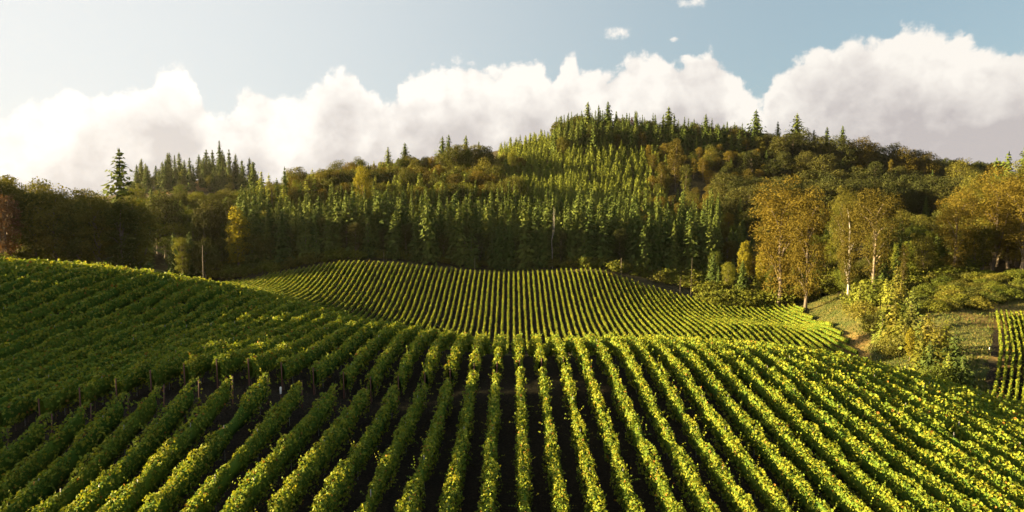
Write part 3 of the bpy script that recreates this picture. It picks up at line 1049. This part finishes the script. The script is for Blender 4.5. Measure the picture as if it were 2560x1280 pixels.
K('oak_tree', 'round', 1165, 372, 545, M_GREEN, 'yellow-green domed tree under the pointed fir on the ridge', 0.9)
for px, py, Y, vr, wd, lab in (
        (970, 368, 560, 0, 0.9, 'first pointed fir on the ridge from the left'), (1012, 357, 562, 1, 1.0, 'second pointed fir on the ridge from the left'),
        (1106, 342, 575, 1, 1.0, 'wider of the twin firs on the mid ridge'), (1122, 337, 580, 2, 0.8, 'slimmer of the twin firs on the mid ridge'),
        (1165, 339, 572, 0, 0.8, 'thin-tipped fir behind the yellow-green dome'), (1197, 354, 575, 1, 0.7, 'small pointed fir right of the thin-tipped one'),
        (1470, 255, 610, 0, 0.95, 'ragged tall fir at the left end of the hilltop'), (1497, 263, 614, 2, 0.7, 'slim fir between the two tallest hilltop firs'),
        (1520, 254, 608, 0, 0.9, 'tallest fir of the hilltop, right of the slim one'), (1540, 286, 615, 1, 0.8, 'short fir just right of the tallest hilltop fir'),
        (1567, 282, 620, 2, 0.8, 'narrow hilltop fir above a yellow-green tree'), (1592, 278, 622, 2, 0.8, 'narrow hilltop fir beside the russet tree'),
        (1672, 268, 612, 1, 1.25, 'broad cone-shaped fir at the middle of the hilltop'), (1765, 285, 620, 1, 0.9, 'pointed fir in front of the rounded hilltop trees'),
        (1891, 275, 622, 1, 1.1, 'thick shaggy fir right of the hilltop gap'), (1945, 304, 622, 2, 0.7, 'small thin fir between the two shaggy ones'),
        (1993, 285, 620, 1, 1.2, 'second thick shaggy fir on the right ridge'), (2035, 325, 622, 2, 0.8, 'low fir after the second shaggy one'),
        (2068, 318, 616, 0, 0.8, 'left one of the two last firs on the ridge'), (2107, 315, 612, 0, 0.75, 'last fir on the ridge before the round trees'),
        (2492, 398, 340, 1, 0.9, 'pointed fir behind the golden trees at right edge'), (2522, 382, 345, 0, 0.8, 'taller fir behind the golden trees at right edge'), (2562, 372, 340, 1, 0.9, 'fir cut by the right edge of the view')):
    K('fir_tree', 'skyfir' if vr < 2 or Y > 500 else 'fir', px, py, Y, M_FIR, lab, wd * 1.5, variant=vr)
K('broadleaf_tree', 'tall', 1580, 290, 612, M_RUST, 'russet tree among the hilltop firs', 0.5)
K('broadleaf_tree', 'tall', 1690, 345, 520, M_GOLD, 'tall golden tree standing above the sunlit young firs', 0.9)
K('broadleaf_tree', 'tall', 1655, 400, 505, M_GOLD, 'golden tree left of and below the tallest golden one', 0.9)
K('broadleaf_tree', 'tall', 1715, 410, 500, M_OLIVE, 'brownish tree right of the tallest golden one', 0.9)
K('oak_tree', 'round', 2405, 400, 545, M_OLIVE, 'big dark dome of a tree ending the right ridge', 1.0)
K('broadleaf_tree', 'tall', 2228, 395, 548, M_GOLD, 'pale dying tree among the dark trees of the right ridge', 0.5)
K('broadleaf_tree', 'big', 1955, 440, 305, M_GOLD, 'broad golden-brown tree, first of the tall ones in front of the right hill', 1.15, bark=M_BARK, variant=0)
K('broadleaf_tree', 'big', 2022, 470, 292, M_GOLD, 'golden-brown tree drooping over the dark hollow', 1.0, bark=M_BARK, variant=2)
K('broadleaf_tree', 'big', 2115, 466, 320, M_OLIVE, 'brown-topped tree behind the white-trunked one', 0.9)
K('cottonwood_tree', 'cotton', 2128, 492, 258, M_GOLD, 'slender golden tree with a white bare trunk at the verge', 0.8, bark=M_DEAD, variant=0)
K('cottonwood_tree', 'cotton', 2193, 468, 250, M_GOLD, 'largest golden tree with a forked pale trunk', 0.95, bark=M_PALE, variant=1)
K('cottonwood_tree', 'big', 2432, 436, 268, M_LIME, 'yellow-green big tree, first of three at the right edge', 1.0, bark=M_BARK, variant=2)
K('cottonwood_tree', 'big', 2495, 420, 262, M_GOLD, 'golden big tree, middle of three at the right edge', 1.05, bark=M_BARK, variant=1)
K('cottonwood_tree', 'big', 2556, 404, 266, M_LIME, 'big tree cut by the right edge, last of three', 1.05, bark=M_BARK, variant=0)
K('cottonwood_tree', 'cotton', 2262, 600, 244, M_GOLD, 'short golden tree with a thin pale trunk right of the forked one', 0.6, bark=M_PALE, variant=0)
K('broadleaf_tree', 'cone', 1862, 588, 338, M_YELLOW, 'bright yellow cone-shaped tree at the wood edge', 0.8)
K('broadleaf_tree', 'cone', 1905, 620, 332, M_YELLOW, 'yellow-green tree right of the bright yellow cone', 0.9)
K('broadleaf_tree', 'cone', 592, 498, 345, M_YELLOW, 'sunlit yellow tree in the dark wood at left', 0.95)
K('broadleaf_tree', 'tall', 8, 484, 176, M_BROWN, 'reddish brown tree at the left edge', 1.0)

for k in range(12):
    px = 335 + 19 * k + random.uniform(-8, 8)
    pr, mt, kd, nm = random.choice((('tall', M_SHADETONE, 'broadleaf_tree', 'tall dark olive tree'), ('round', M_SHADETONE, 'oak_tree', 'tall wide olive tree'), ('tall', M_GREEN, 'broadleaf_tree', 'tall dark green tree'), ('fir', M_FIR, 'fir_tree', 'tall dark fir')))
    K(kd, pr, px, random.uniform(478, 540), random.uniform(338, 385), mt, f'{nm} in the shaded wood over the left shoulder, {nth(k + 1)} from the left', 0.95 if pr != 'fir' else 1.1)

def ridge_line(px0, px1, step, outline, Y0, Y1, choices, drop, name):
    k, px = 0, px0
    while px < px1:
        px += step * random.uniform(0.6, 1.4)
        k += 1
        pr, mt, kd, nm, wd = random.choice(choices)
        py = np.interp(px, [q[0] for q in outline], [q[1] for q in outline]) + random.uniform(*drop) - 12
        K(kd, pr, px, py, random.uniform(Y0, Y1), mt, f'{nm} {name}, {nth(k)} from the left', wd * random.uniform(0.9, 1.2))


MIXED = (('round', M_OLIVE, 'oak_tree', 'brown-olive round tree', 1.0), ('tall', M_GOLD, 'maple_tree', 'golden-brown tree', 1.1), ('tall', M_LIME, 'broadleaf_tree', 'yellow-green tree', 1.1), ('round', M_GREEN, 'broadleaf_tree', 'green round tree', 1.0), ('fir', M_FIR, 'fir_tree', 'dark fir', 1.1), ('tall', M_OLIVE, 'broadleaf_tree', 'olive tree', 1.1))
DOMES = (('round', M_SHADETONE, 'oak_tree', 'dark olive dome', 1.05), ('round', M_SHADETONE, 'broadleaf_tree', 'dark green dome', 1.05), ('round', M_GOLD, 'maple_tree', 'brown-gold dome', 1.0), ('tall', M_SHADETONE, 'broadleaf_tree', 'tall olive tree', 1.2))
ridge_line(745, 1300, 24, [(760, 478), (800, 446), (850, 412), (900, 406), (930, 418), (980, 405), (1040, 390), (1110, 372), (1200, 366), (1240, 388), (1300, 398)], 530, 575, MIXED, (0, 26), 'on the skyline of the middle ridge')
ridge_line(760, 1300, 27, [(760, 505), (850, 460), (1000, 440), (1200, 425), (1300, 440)], 470, 520, MIXED, (0, 30), 'in the second rank of the middle ridge')
ridge_line(1700, 1900, 30, [(1700, 325), (1760, 318), (1850, 318), (1900, 335)], 612, 632, DOMES[:3] + (('fir', M_FIR, 'fir_tree', 'dark fir', 1.1),), (0, 18), 'on the right shoulder of the hilltop')
ridge_line(1900, 2440, 34, [(1900, 345), (2000, 330), (2100, 350), (2180, 358), (2250, 366), (2300, 376), (2360, 402), (2440, 425)], 565, 615, DOMES, (0, 16), 'on the skyline of the right hill')
ridge_line(1850, 2440, 42, [(1850, 385), (2000, 385), (2200, 410), (2440, 455)], 510, 550, DOMES, (0, 26), 'in the second rank of the right hill')
ridge_line(1380, 1720, 26, [(1380, 372), (1410, 320), (1440, 308), (1720, 308)], 596, 612, (('skyfir', M_FIR, 'fir_tree', 'full dark fir', 1.5), ('fir', M_FIR, 'fir_tree', 'dense dark fir', 1.5), ('skyfir', M_FIR, 'fir_tree', 'broad dark fir', 1.7)), (0, 40), 'in the front rank of the hilltop')

# stands
W_ = lambda w, kind, proto, mat, hs, look, wd=1.0: (w, kind, proto, mat, hs, look, wd)
stand('behind the left shoulder', (-120, 345), (180, 226), 34, 6.0, [W_(5, 'broadleaf_tree', 'tall', M_OLIVE, (23, 28), 'dark olive broadleaf tree', 1.15), W_(4, 'oak_tree', 'round', M_OLIVE, (21, 26), 'wide olive broadleaf tree'), W_(3, 'broadleaf_tree', 'tall', M_GREEN, (22, 27), 'dark green broadleaf tree', 1.1)])
stand('left of the far vines', (300, 680), (326, 430), 85, 6.0, [W_(4, 'broadleaf_tree', 'tall', M_GREEN, (15, 23), 'green broadleaf tree', 1.1), W_(3, 'oak_tree', 'round', M_OLIVE, (14, 21), 'olive broadleaf tree'), W_(3, 'fir_tree', 'fir', M_FIR, (16, 25), 'dark fir', 1.15)])
rest_low = stand('below the distant knoll', (290, 700), (400, 610), 60, 8.0, [W_(5, 'oak_tree', 'round', M_OLIVE, (11, 16), 'small olive broadleaf tree'), W_(2, 'fir_tree', 'fir', M_FIR, (11, 16), 'low fir', 1.2)], over=260)
stand('on the distant knoll', (318, 660), (850, 950), 66, 9.0, [W_(6, 'fir_tree', 'fir', M_FIR, (24, 44), 'dark narrow fir', 1.35), W_(2, 'broadleaf_tree', 'round', M_GREEN, (14, 20), 'dark round tree')])
rest_edge = stand('at the back of the far vines', (600, 1800), (350, 428), 135, 5.4, [W_(6, 'fir_tree', 'fir', M_FIR, (23, 36), 'dense dark fir', 1.25), W_(2, 'broadleaf_tree', 'tall', M_SHADETONE, (15, 22), 'dark green broadleaf tree', 1.0), W_(2, 'fir_tree', 'young', M_FIR, (15, 22), 'slim dark fir', 1.3)], over=330)
rest_mid = stand('on the middle slope', (730, 1300), (425, 590), 130, 6.8, [W_(4, 'oak_tree', 'round', M_OLIVE, (19, 27), 'olive-brown broadleaf tree', 1.05), W_(3, 'maple_tree', 'tall', M_GOLD, (19, 28), 'golden-brown broadleaf tree', 1.15), W_(2, 'broadleaf_tree', 'round', M_GREEN, (16, 23), 'green broadleaf tree'), W_(3, 'fir_tree', 'young', M_YOUNG, (17, 26), 'light green fir', 1.1)], over=260)
rest = stand('in the sunlit plantation', (1250, 1665), (425, 628), 285, 4.0, [W_(1, 'young_fir', 'young', M_YOUNG, (8.5, 15), 'slender light green young fir', 1.25)], over=900)
rest_top = stand('on the hilltop', (1385, 1900), (575, 660), 50, 6.2, [W_(6, 'fir_tree', 'fir', M_FIR, (20, 29), 'dark fir', 1.4), W_(1, 'oak_tree', 'round', M_OLIVE, (17, 22), 'olive broadleaf tree'), W_(1, 'maple_tree', 'tall', M_GOLD, (17, 22), 'gold-brown broadleaf tree')], over=170)
stand('under the middle slope', (640, 1290), (412, 475), 100, 5.2, [W_(7, 'conifer_tree', 'young', M_YOUNG, (18, 28), 'light green spruce', 1.05), W_(2, 'maple_tree', 'tall', M_GOLD, (15, 21), 'golden-brown maple', 1.1), W_(1, 'broadleaf_tree', 'tall', M_LIME, (14, 20), 'yellow-green broadleaf tree')])  # the light green conifers are firs, from the young fir meshes grown taller
stand('on the slope right of the plantation', (1600, 1920), (400, 575), 90, 7.0, [W_(5, 'maple_tree', 'tall', M_GOLD, (13, 20), 'golden broadleaf tree', 1.15), W_(3, 'oak_tree', 'round', M_OLIVE, (13, 18), 'brown-olive broadleaf tree'), W_(3, 'young_fir', 'young', M_YOUNG, (9, 14), 'light green young fir', 1.2)])
rest_right = stand('on the dark right hill', (1800, 2500), (425, 660), 130, 7.8, [W_(6, 'oak_tree', 'round', M_SHADETONE, (20, 28), 'dark olive round tree', 1.1), W_(4, 'broadleaf_tree', 'round', M_SHADETONE, (19, 26), 'dark green round tree', 1.1), W_(1, 'fir_tree', 'fir', M_FIR, (16, 22), 'dark fir')], over=420)
stand('at the foot of the right hill', (1760, 2110), (318, 436), 85, 5.6, [W_(3, 'fir_tree', 'fir', M_FIR, (11, 18), 'dark green fir', 1.3), W_(3, 'broadleaf_tree', 'tall', M_GREEN, (12, 18), 'dark green broadleaf tree'), W_(2, 'maple_tree', 'tall', M_GOLD, (12, 18), 'golden-brown broadleaf tree', 1.1)])
stand('behind the pale-trunked trees', (2090, 2440), (252, 350), 50, 6.4, [W_(3, 'broadleaf_tree', 'tall', M_OLIVE, (15, 23), 'olive broadleaf tree', 1.1), W_(2, 'broadleaf_tree', 'round', M_GREEN, (13, 18), 'green broadleaf tree'), W_(2, 'fir_tree', 'fir', M_FIR, (14, 20), 'dark fir', 1.2)])
stand('at the right edge of the wood', (2385, 2680), (247, 320), 40, 6.0, [W_(3, 'cottonwood_tree', 'big', M_GOLD, (30, 39), 'large golden tree', 1.1), W_(3, 'broadleaf_tree', 'big', M_LIME, (27, 36), 'large yellow-green tree', 1.15), W_(2, 'broadleaf_tree', 'tall', M_LIME, (13, 20), 'smaller yellow-green tree', 1.2)])

# trees past those one can tell apart read as masses
def mass(name, pts, kinds, label, mats):
    """one object from many simpler trees; kinds: (weight, FAR kind, nominal height, low, high, material index)"""
    bags = [Bag() for _ in mats]
    zs = ground(np.array([p[0] for p in pts]), np.array([p[1] for p in pts]))
    for (x, y), z in zip(pts, zs):
        _, k, hn, h0, h1, mi = random.choices(kinds, [q[0] for q in kinds])[0]
        b = random.choice(FAR[k])
        s, a, wd = random.uniform(h0, h1) / hn, random.uniform(0, 6.28), random.uniform(0.95, 1.25)
        V = np.vstack(b.V) * s
        V = np.column_stack([(V[:, 0] * math.cos(a) - V[:, 1] * math.sin(a)) * wd + x, (V[:, 0] * math.sin(a) + V[:, 1] * math.cos(a)) * wd + y, V[:, 2] + z])
        bags[mi].add(V, np.vstack(b.Q), np.vstack(b.T) if b.T else None)
    bag, mi = Bag(), []
    for i, b in enumerate(bags):
        if not b.V:
            continue
        nq, nt = sum(map(len, b.Q)), sum(map(len, b.T))
        bag.add(np.vstack(b.V), np.vstack(b.Q), np.vstack(b.T) if b.T else None)
        mi.append((nq, nt, i))
    me = bag.mesh(name, None)
    for m in mats:
        me.materials.append(m)
    idx = np.concatenate([np.full(nq, i) for nq, nt, i in mi] + [np.full(nt, i) for nq, nt, i in mi]).astype(np.int32)
    me.polygons.foreach_set('material_index', idx)
    return tag(link(bpy.data.objects.new(name, me)), label, 'wood', kind='stuff')


mass('young_fir_plantation', rest, [(1, 'young', 10, 8, 15, 0)], 'dense light green young firs filling the back of the sunlit plantation', [M_YOUNG])
mass('dark_wood', rest_right, [(5, 'round', 20, 11, 16, 0), (4, 'round', 20, 11, 16, 1), (1, 'fir', 25, 12, 18, 2)], 'dark mixed wood filling the right hill between its larger trees', [M_SHADETONE, M_SHADETONE, M_FIR])
mass('slope_wood', rest_mid, [(4, 'round', 20, 11, 16, 0), (2, 'round', 20, 11, 16, 1), (4, 'young', 10, 11, 17, 2)], 'olive and golden wood filling the middle slope between its larger trees', [M_OLIVE, M_GOLD, M_YOUNG])
mass('edge_wood', rest_edge, [(6, 'fir', 25, 20, 30, 0), (2, 'round', 20, 14, 19, 1)], 'dark fir wood massed behind the front rank at the far vines', [M_FIR, M_GREEN])
mass('hilltop_wood', rest_top, [(5, 'fir', 25, 14, 22, 0), (2, 'round', 20, 14, 18, 1)], 'dark firs massed on the hilltop between the taller ones', [M_FIR, M_OLIVE])
mass('low_wood', rest_low, [(5, 'round', 20, 9, 14, 0), (3, 'round', 20, 9, 14, 1), (2, 'fir', 25, 10, 15, 2)], 'mixed wood in the low ground below the distant knoll', [M_OLIVE, M_GREEN, M_FIR])
# the wood goes on along the left side of the vineyard and throws its shade over the left shoulder
side = []
for y in np.arange(-30, 99, 6.5):
    for x in (-116, -130, -145):
        if random.random() < (0.84 if y < 66 else 0.55):
            side.append((x + random.uniform(-5, 5) - max(0, y - 70) * 0.15, y + random.uniform(-3, 3)))
mass('side_wood', [p for p in side if p[1] < 70], [(4, 'round', 20, 15, 20, 0), (2, 'round', 20, 14, 19, 1)], 'tall mixed wood along the left side of the vineyard', [M_OLIVE, M_GREEN])
mass('side_wood', [p for p in side if p[1] >= 70], [(4, 'round', 20, 14, 18, 0), (2, 'round', 20, 14, 17, 1)], 'lower mixed wood continuing behind the left shoulder', [M_OLIVE, M_GREEN])
# and on round the right-hand side of the gully
right = [(random.uniform(205, 380), random.uniform(150, 420)) for k in range(150)]
right = [(x, y) for x, y in right if x > 205 + max(0, 235 - y) * 0.5 and x / y > 0.79]
mass('right_wood', right, [(4, 'round', 20, 18, 27, 0), (2, 'round', 20, 17, 25, 1), (2, 'fir', 25, 20, 30, 2)], 'mixed wood carrying on round the right side of the gully', [M_OLIVE, M_GREEN, M_FIR])
# brushwood at the foot of the woods
under = []
for k in range(520):
    px = random.uniform(520, 2120)
    x, y0 = None, None
    Y = float(np.interp(px, [520, 1280, 1700, 1990, 2120], [336, 356, 332, 312, 300])) + random.uniform(0, 26)
    under.append(((px - 1280) / FPX * Y, Y))
for k in range(150):
    under.append((random.uniform(-165, -92), random.uniform(168, 200)))
for k in range(150):
    px, Y = random.uniform(1760, 2120), random.uniform(304, 330)
    under.append(((px - 1280) / FPX * Y, Y))
for k in range(110):
    px, Y = random.uniform(2130, 2420), random.uniform(244, 262)
    under.append(((px - 1280) / FPX * Y, Y))
mass('undergrowth', under, [(3, 'bush', 3.0, 2.5, 6.5, 0), (2, 'bush', 3.0, 2.0, 5.5, 1)], 'tangled dark brushwood along the foot of the woods', [M_GREEN, M_OLIVE])

# gully: young firs and shrubs along the ditch, brambles on the mound
GULLY = [(2150, 735, 247, 'gfir', 9), (2185, 745, 243, 'gfir', 9), (2215, 752, 240, 'gfir', 8), (2160, 770, 236, 'bush', 5), (2240, 748, 238, 'gfir', 10), (2170, 800, 226, 'gfir', 7),
         (2195, 815, 220, 'bush', 5), (2225, 800, 222, 'gfir', 9), (2250, 790, 224, 'gfir', 9), (2205, 840, 208, 'gfir', 7.5), (2235, 832, 206, 'gfir', 9), (2258, 830, 206, 'gfir', 8), (2280, 810, 212, 'gfir', 8),
         (2225, 870, 194, 'bush', 4.5), (2250, 862, 196, 'gfir', 8), (2275, 852, 196, 'gfir', 8.5), (2245, 900, 180, 'bush', 4), (2272, 930, 166, 'cone', 9.5), (2300, 890, 176, 'gfir', 8), (2315, 915, 166, 'gfir', 8.5),
         (2330, 900, 170, 'gfir', 7.5), (2345, 935, 156, 'gfir', 7.5), (2362, 930, 156, 'gfir', 8), (2300, 945, 156, 'gfir', 7), (2322, 955, 150, 'gfir', 7), (2385, 950, 150, 'gfir', 8), (2405, 965, 144, 'gfir', 6.5), (2368, 965, 146, 'gfir', 6.5), (2340, 968, 144, 'bush', 3.5), (2300, 860, 190, 'gfir', 6), (2262, 880, 186, 'gfir', 7)]
for px, py, Y, pr, h in GULLY:
    x, y, _ = at(px, py, Y)
    if pr == 'gfir':
        o = plant('gully_fir', 'gfir', x, y, h * random.uniform(1.15, 1.5), random.choice((M_YOUNG, M_FIR, M_LIME, M_GREEN)), 1.2, 'fir', None, 'young firs in the gully')
        PENDING.setdefault(('gully_fir', 'along the gully', 'short bushy fir'), []).append((px, o))
    elif pr == 'cone':
        plant('broadleaf_tree', 'cone', x, y, h, M_YELLOW, 0.75, 'tree', 'yellow conical tree among the gully firs', None)
    else:
        o = plant('shrub', 'bush', x, y, h * 1.3, random.choice((M_GREEN, M_LIME)), 1.0, 'shrub', None, 'shrubs in the gully')
        PENDING.setdefault(('shrub', 'along the gully', 'rounded leafy shrub'), []).append((px, o))
for k in range(95):
    px, Y = random.uniform(2290, 2640), random.uniform(210, 246)
    x = (px - 1280) / FPX * Y
    o = plant('bramble_shrub', 'bush', x, Y, random.uniform(1.8, 3.8), random.choice((M_GREEN, M_GREEN, M_OLIVE, M_LIME)), random.uniform(1.0, 1.5), 'bramble', None, 'brambles on the mound')
    PENDING.setdefault(('bramble_shrub', 'on the mound above the gully', 'low bramble thicket'), []).append((px, o))
for (kind, name, look), lst in PENDING.items():
    lst.sort(key=lambda q: q[0])
    for i, (px, o) in enumerate(lst):
        o['label'] = f'{look} {name}, {nth(i + 1)} from the left of its kind'
        if len(o['label'].split()) > 16:
            o['label'] = f'{look} {name}, {nth(i + 1)} from the left'

# ------------------------------------------------------------------ small things
def snag():
    x, y, z = at(1381, 660, 352)
    zt = at(1384, 517, 352)[2] - g1(x, y)
    k = 352 / FPX
    b = Bag()
    b.add(*tube([(0, 0, -0.5), (-0.5 * k, 0, zt * 0.25), (-2 * k, 0.3, zt * 0.45), (1.2 * k, 0.2, zt * 0.62), (2.5 * k, 0, zt * 0.85), (3 * k, 0, zt)], [0.17, 0.15, 0.13, 0.10, 0.07, 0.03], 7))
    b.add(*tube([(-2 * k, 0.3, zt * 0.45), (4 * k, 0.4, zt * 0.60), (5 * k, 0.5, zt * 0.8), (6 * k, 0.5, zt * 0.97)], [0.13, 0.11, 0.07, 0.02], 6))
    for q, dx_ in ((0.7, -0.9), (0.8, 0.8), (0.88, -0.6), (0.55, 0.9)):
        b.add(*tube([(1.5 * k, 0.1, zt * q), (1.5 * k + dx_, -0.2, zt * q + 0.8)], [0.04, 0.012], 5))
    o = link(bpy.data.objects.new('dead_tree', b.mesh('dead_tree', M_DEAD, True)))
    o.location = (x, y, g1(x, y))
    tag(o, 'bleached bare forked dead tree standing before the dark fir wall', 'dead tree')


def pole(kind, px, py0, py1, Y, r0, mat, label, cat, lean=0.0, group=None):
    x, y, z0 = at(px, py0, Y)
    zt = at(px, py1, Y)[2]
    g = g1(x, y)
    h = max(1.0, zt - g)
    b = Bag()
    b.add(*tube([(0, 0, -0.4), (lean * 0.5, 0, h * 0.5), (lean, 0, h)], [r0, r0 * 0.9, r0 * 0.7], 7))
    b.add(*tube([(lean, 0, h - 0.08), (lean, 0, h + 0.05)], [r0 * 0.95, r0 * 0.9], 7))
    o = link(bpy.data.objects.new(kind, b.mesh(kind, mat, True)))
    o.location = (x, y, g)
    return tag(o, label, cat, group)


snag()
pole('dead_tree', 508, 700, 614, 247, 0.09, M_TIMBER, 'thin pale bare trunk rising above the left shoulder', 'dead tree', 0.1)
pole('dead_tree', 1727, 716, 646, 320, 0.08, M_BARK, 'pale bare trunk in the shade right of the far vines', 'dead tree', 0.4)
pole('dead_tree', 1700, 716, 692, 322, 0.08, M_BARK, 'short grey stump beside the pale bare trunk', 'dead tree', 0.1)
for px, Y, lab in ((960, 342, 'left-hand'), (1187, 344.5, 'middle'), (1553, 338, 'right-hand')):
    pole('trellis_post', px, 660, 630 if px < 1000 else 645, Y, 0.07, M_TIMBER, f'{lab} of three thin posts behind the far vines', 'post', 0.0, 'posts behind the far vines')


def gate_frame():
    root = link(bpy.data.objects.new('gate_frame', None))
    x0, y0, _ = at(2040, 745, 306)
    x1, _, _ = at(2074, 745, 306)
    root.location = (x0, y0, g1(x0, y0))
    w_ = x1 - x0
    dz_ = g1(x1, y0) - root.location[2]
    for dx_, dd in ((0, 0), (w_, dz_)):
        p = tube([(0, 0, -0.4), (0, 0, 2.3)], [0.09, 0.08], 7)
        o = sub('post', new_mesh('post', *p, M_TIMBER), root, (dx_, 0, dd))
    for zz in (2.1, 1.1):
        p = tube([(-0.1, 0.09, zz), (w_ * 0.5, 0.09, zz + dz_ * 0.5 - 0.03), (w_ + 0.1, 0.09, zz + dz_)], [0.06, 0.06, 0.06], 6)
        sub('rail', new_mesh('rail', *p, M_TIMBER), root, (0, 0, 0))
    tag(root, 'weathered timber gate frame at the wood edge beyond the grass verge', 'gate')


gate_frame()


def stake(px, py, Y, h, label):
    x, y, z = at(px, py, Y)
    root = link(bpy.data.objects.new('marker_stake', None))
    root.location = (x, y, g1(x, y))
    sub('stake', new_mesh('stake', *tube([(0, 0, -0.3), (-0.02, 0, h)], [0.05, 0.045], 6), M_RUSTY), root, (0, 0, 0))
    b = Bag()
    b.add(*tube([(-0.02, 0, h - 0.25), (-0.02, 0, h + 0.06), (-0.02, 0, h + 0.32), (-0.02, 0, h + 0.36)], [0.075, 0.085, 0.08, 0.05], 9))
    sub('white_sleeve', b.mesh('white_sleeve', M_WHITE, True), root, (0, 0, 0))
    tag(root, label, 'stake')


stake(702, 970, track_y(-19.5) - 0.6 if False else 57.0, 1.5, 'white-sleeved stake standing in the gap of the dirt track')
stake(2475, 850, 167, 1.3, 'white-topped stake at the grassy edge beyond the gully')

# grass: blades on the verge, the gully sides and the dry spots
nb = 90000
Yb = np.sqrt(rng.uniform(84.0 ** 2, 312.0 ** 2, nb))
pb = rng.uniform(1880, 2640, nb)
xb = (pb - 1280) / FPX * Yb
relb = np.stack([xb, Yb], 1) - rb_o
alb, sib = relb @ rb_dir, relb @ rb_side
ok = inside(grass_keep, xb, Yb) & ~inside(far_poly, xb, Yb) & ~inside(near_poly, xb, Yb) & ~((alb > -3) & (alb < np.linalg.norm(exec_dir) + 2) & (sib > -0.5))
xb, Yb = xb[ok], Yb[ok]
zb = ground(xb, Yb)
n = len(xb)
tall = rng.uniform(0.25, 0.75, n) * (1 + 0.8 * (vnoise(xb, 5, 6.0) * vnoise(Yb, 6, 7.0)))
C = np.stack([xb, Yb, zb + tall * 0.38], 1)
V, Qd = kites(C, np.column_stack([rng.normal(0, 1, n), rng.normal(-0.6, 1, n), rng.normal(0.2, 0.2, n)]), np.column_stack([rng.normal(0, 0.4, n), rng.normal(0, 0.4, n), np.ones(n)]), tall, tall * rng.uniform(0.25, 0.5, n))
M_GRASS = leaf_material('grass_blade', [(0.038, 0.060, 0.014), (0.070, 0.088, 0.020), (0.14, 0.12, 0.034)], 0.3, 0.7, 0.1, 0.0, 0.06)
tag(link(bpy.data.objects.new('grass', new_mesh('grass', V, Qd, None, M_GRASS))), 'rough grass on the verge and gully sides', 'grass', kind='stuff')

# weeds and fallen leaves in the aisles of the near block
nw = 60000
xw, yw = rng.uniform(-45, 60, nw), rng.uniform(26, 96, nw)
keep_ = inside(near_poly, xw, yw) & (vnoise(xw + 0.7 * yw, 31, 3.0) + vnoise(yw, 32, 2.2) + rng.normal(0, 0.5, nw) > 0.35)
xw, yw = xw[keep_], yw[keep_]
hw_ = rng.uniform(0.05, 0.16, len(xw))
V, Qd = kites(np.stack([xw, yw, ground(xw, yw) + hw_ * 0.5 + 0.02], 1), rng.normal(0, 0.6, (len(xw), 3)) + np.array([0, 0, 1.0]), rng.normal(0, 1, (len(xw), 3)), hw_ * 1.6, hw_)
M_WEED = leaf_material('weed_leaf', [(0.035, 0.026, 0.014), (0.040, 0.046, 0.014), (0.060, 0.070, 0.018)], 0.2, 0.8, 0.05, 0.0, 0.5)
tag(link(bpy.data.objects.new('weeds', new_mesh('weeds', V, Qd, None, M_WEED))), 'weeds and fallen leaves scattered in the dark aisles', 'weeds', kind='stuff')

# ------------------------------------------------------------------ air
def haze(density, color):
    x0, x1, y0, y1, z0, z1 = -950, 950, -320, 1480, g_low - 1.5, g_high + 6
    V = [(x, y, z) for z in (z0, z1) for y in (y0, y1) for x in (x0, x1)]
    Q = [(0, 2, 3, 1), (4, 5, 7, 6), (0, 1, 5, 4), (2, 6, 7, 3), (0, 4, 6, 2), (1, 3, 7, 5)]
    m = bpy.data.materials.new('haze')
    m.use_nodes = True
    t = NT(m.node_tree)
    v = t.n('ShaderNodeVolumePrincipled')
    v.inputs['Color'].default_value = color + (1,)
    v.inputs['Density'].default_value = density
    v.inputs['Anisotropy'].default_value = 0.45
    o = t.n('ShaderNodeOutputMaterial')
    t.t.links.new(v.outputs[0], o.inputs['Volume'])
    tag(link(bpy.data.objects.new('haze', new_mesh('haze', V, Q, None, m))), 'thin warm evening haze over the valley', 'haze', kind='stuff')


g_low = float(GZ.min())
g_high = float(GZ[(np.abs(GX) < 950) & (GY > -320) & (GY < 1480)].max()) + 45.0
haze(0.000012, (1.0, 0.95, 0.9))
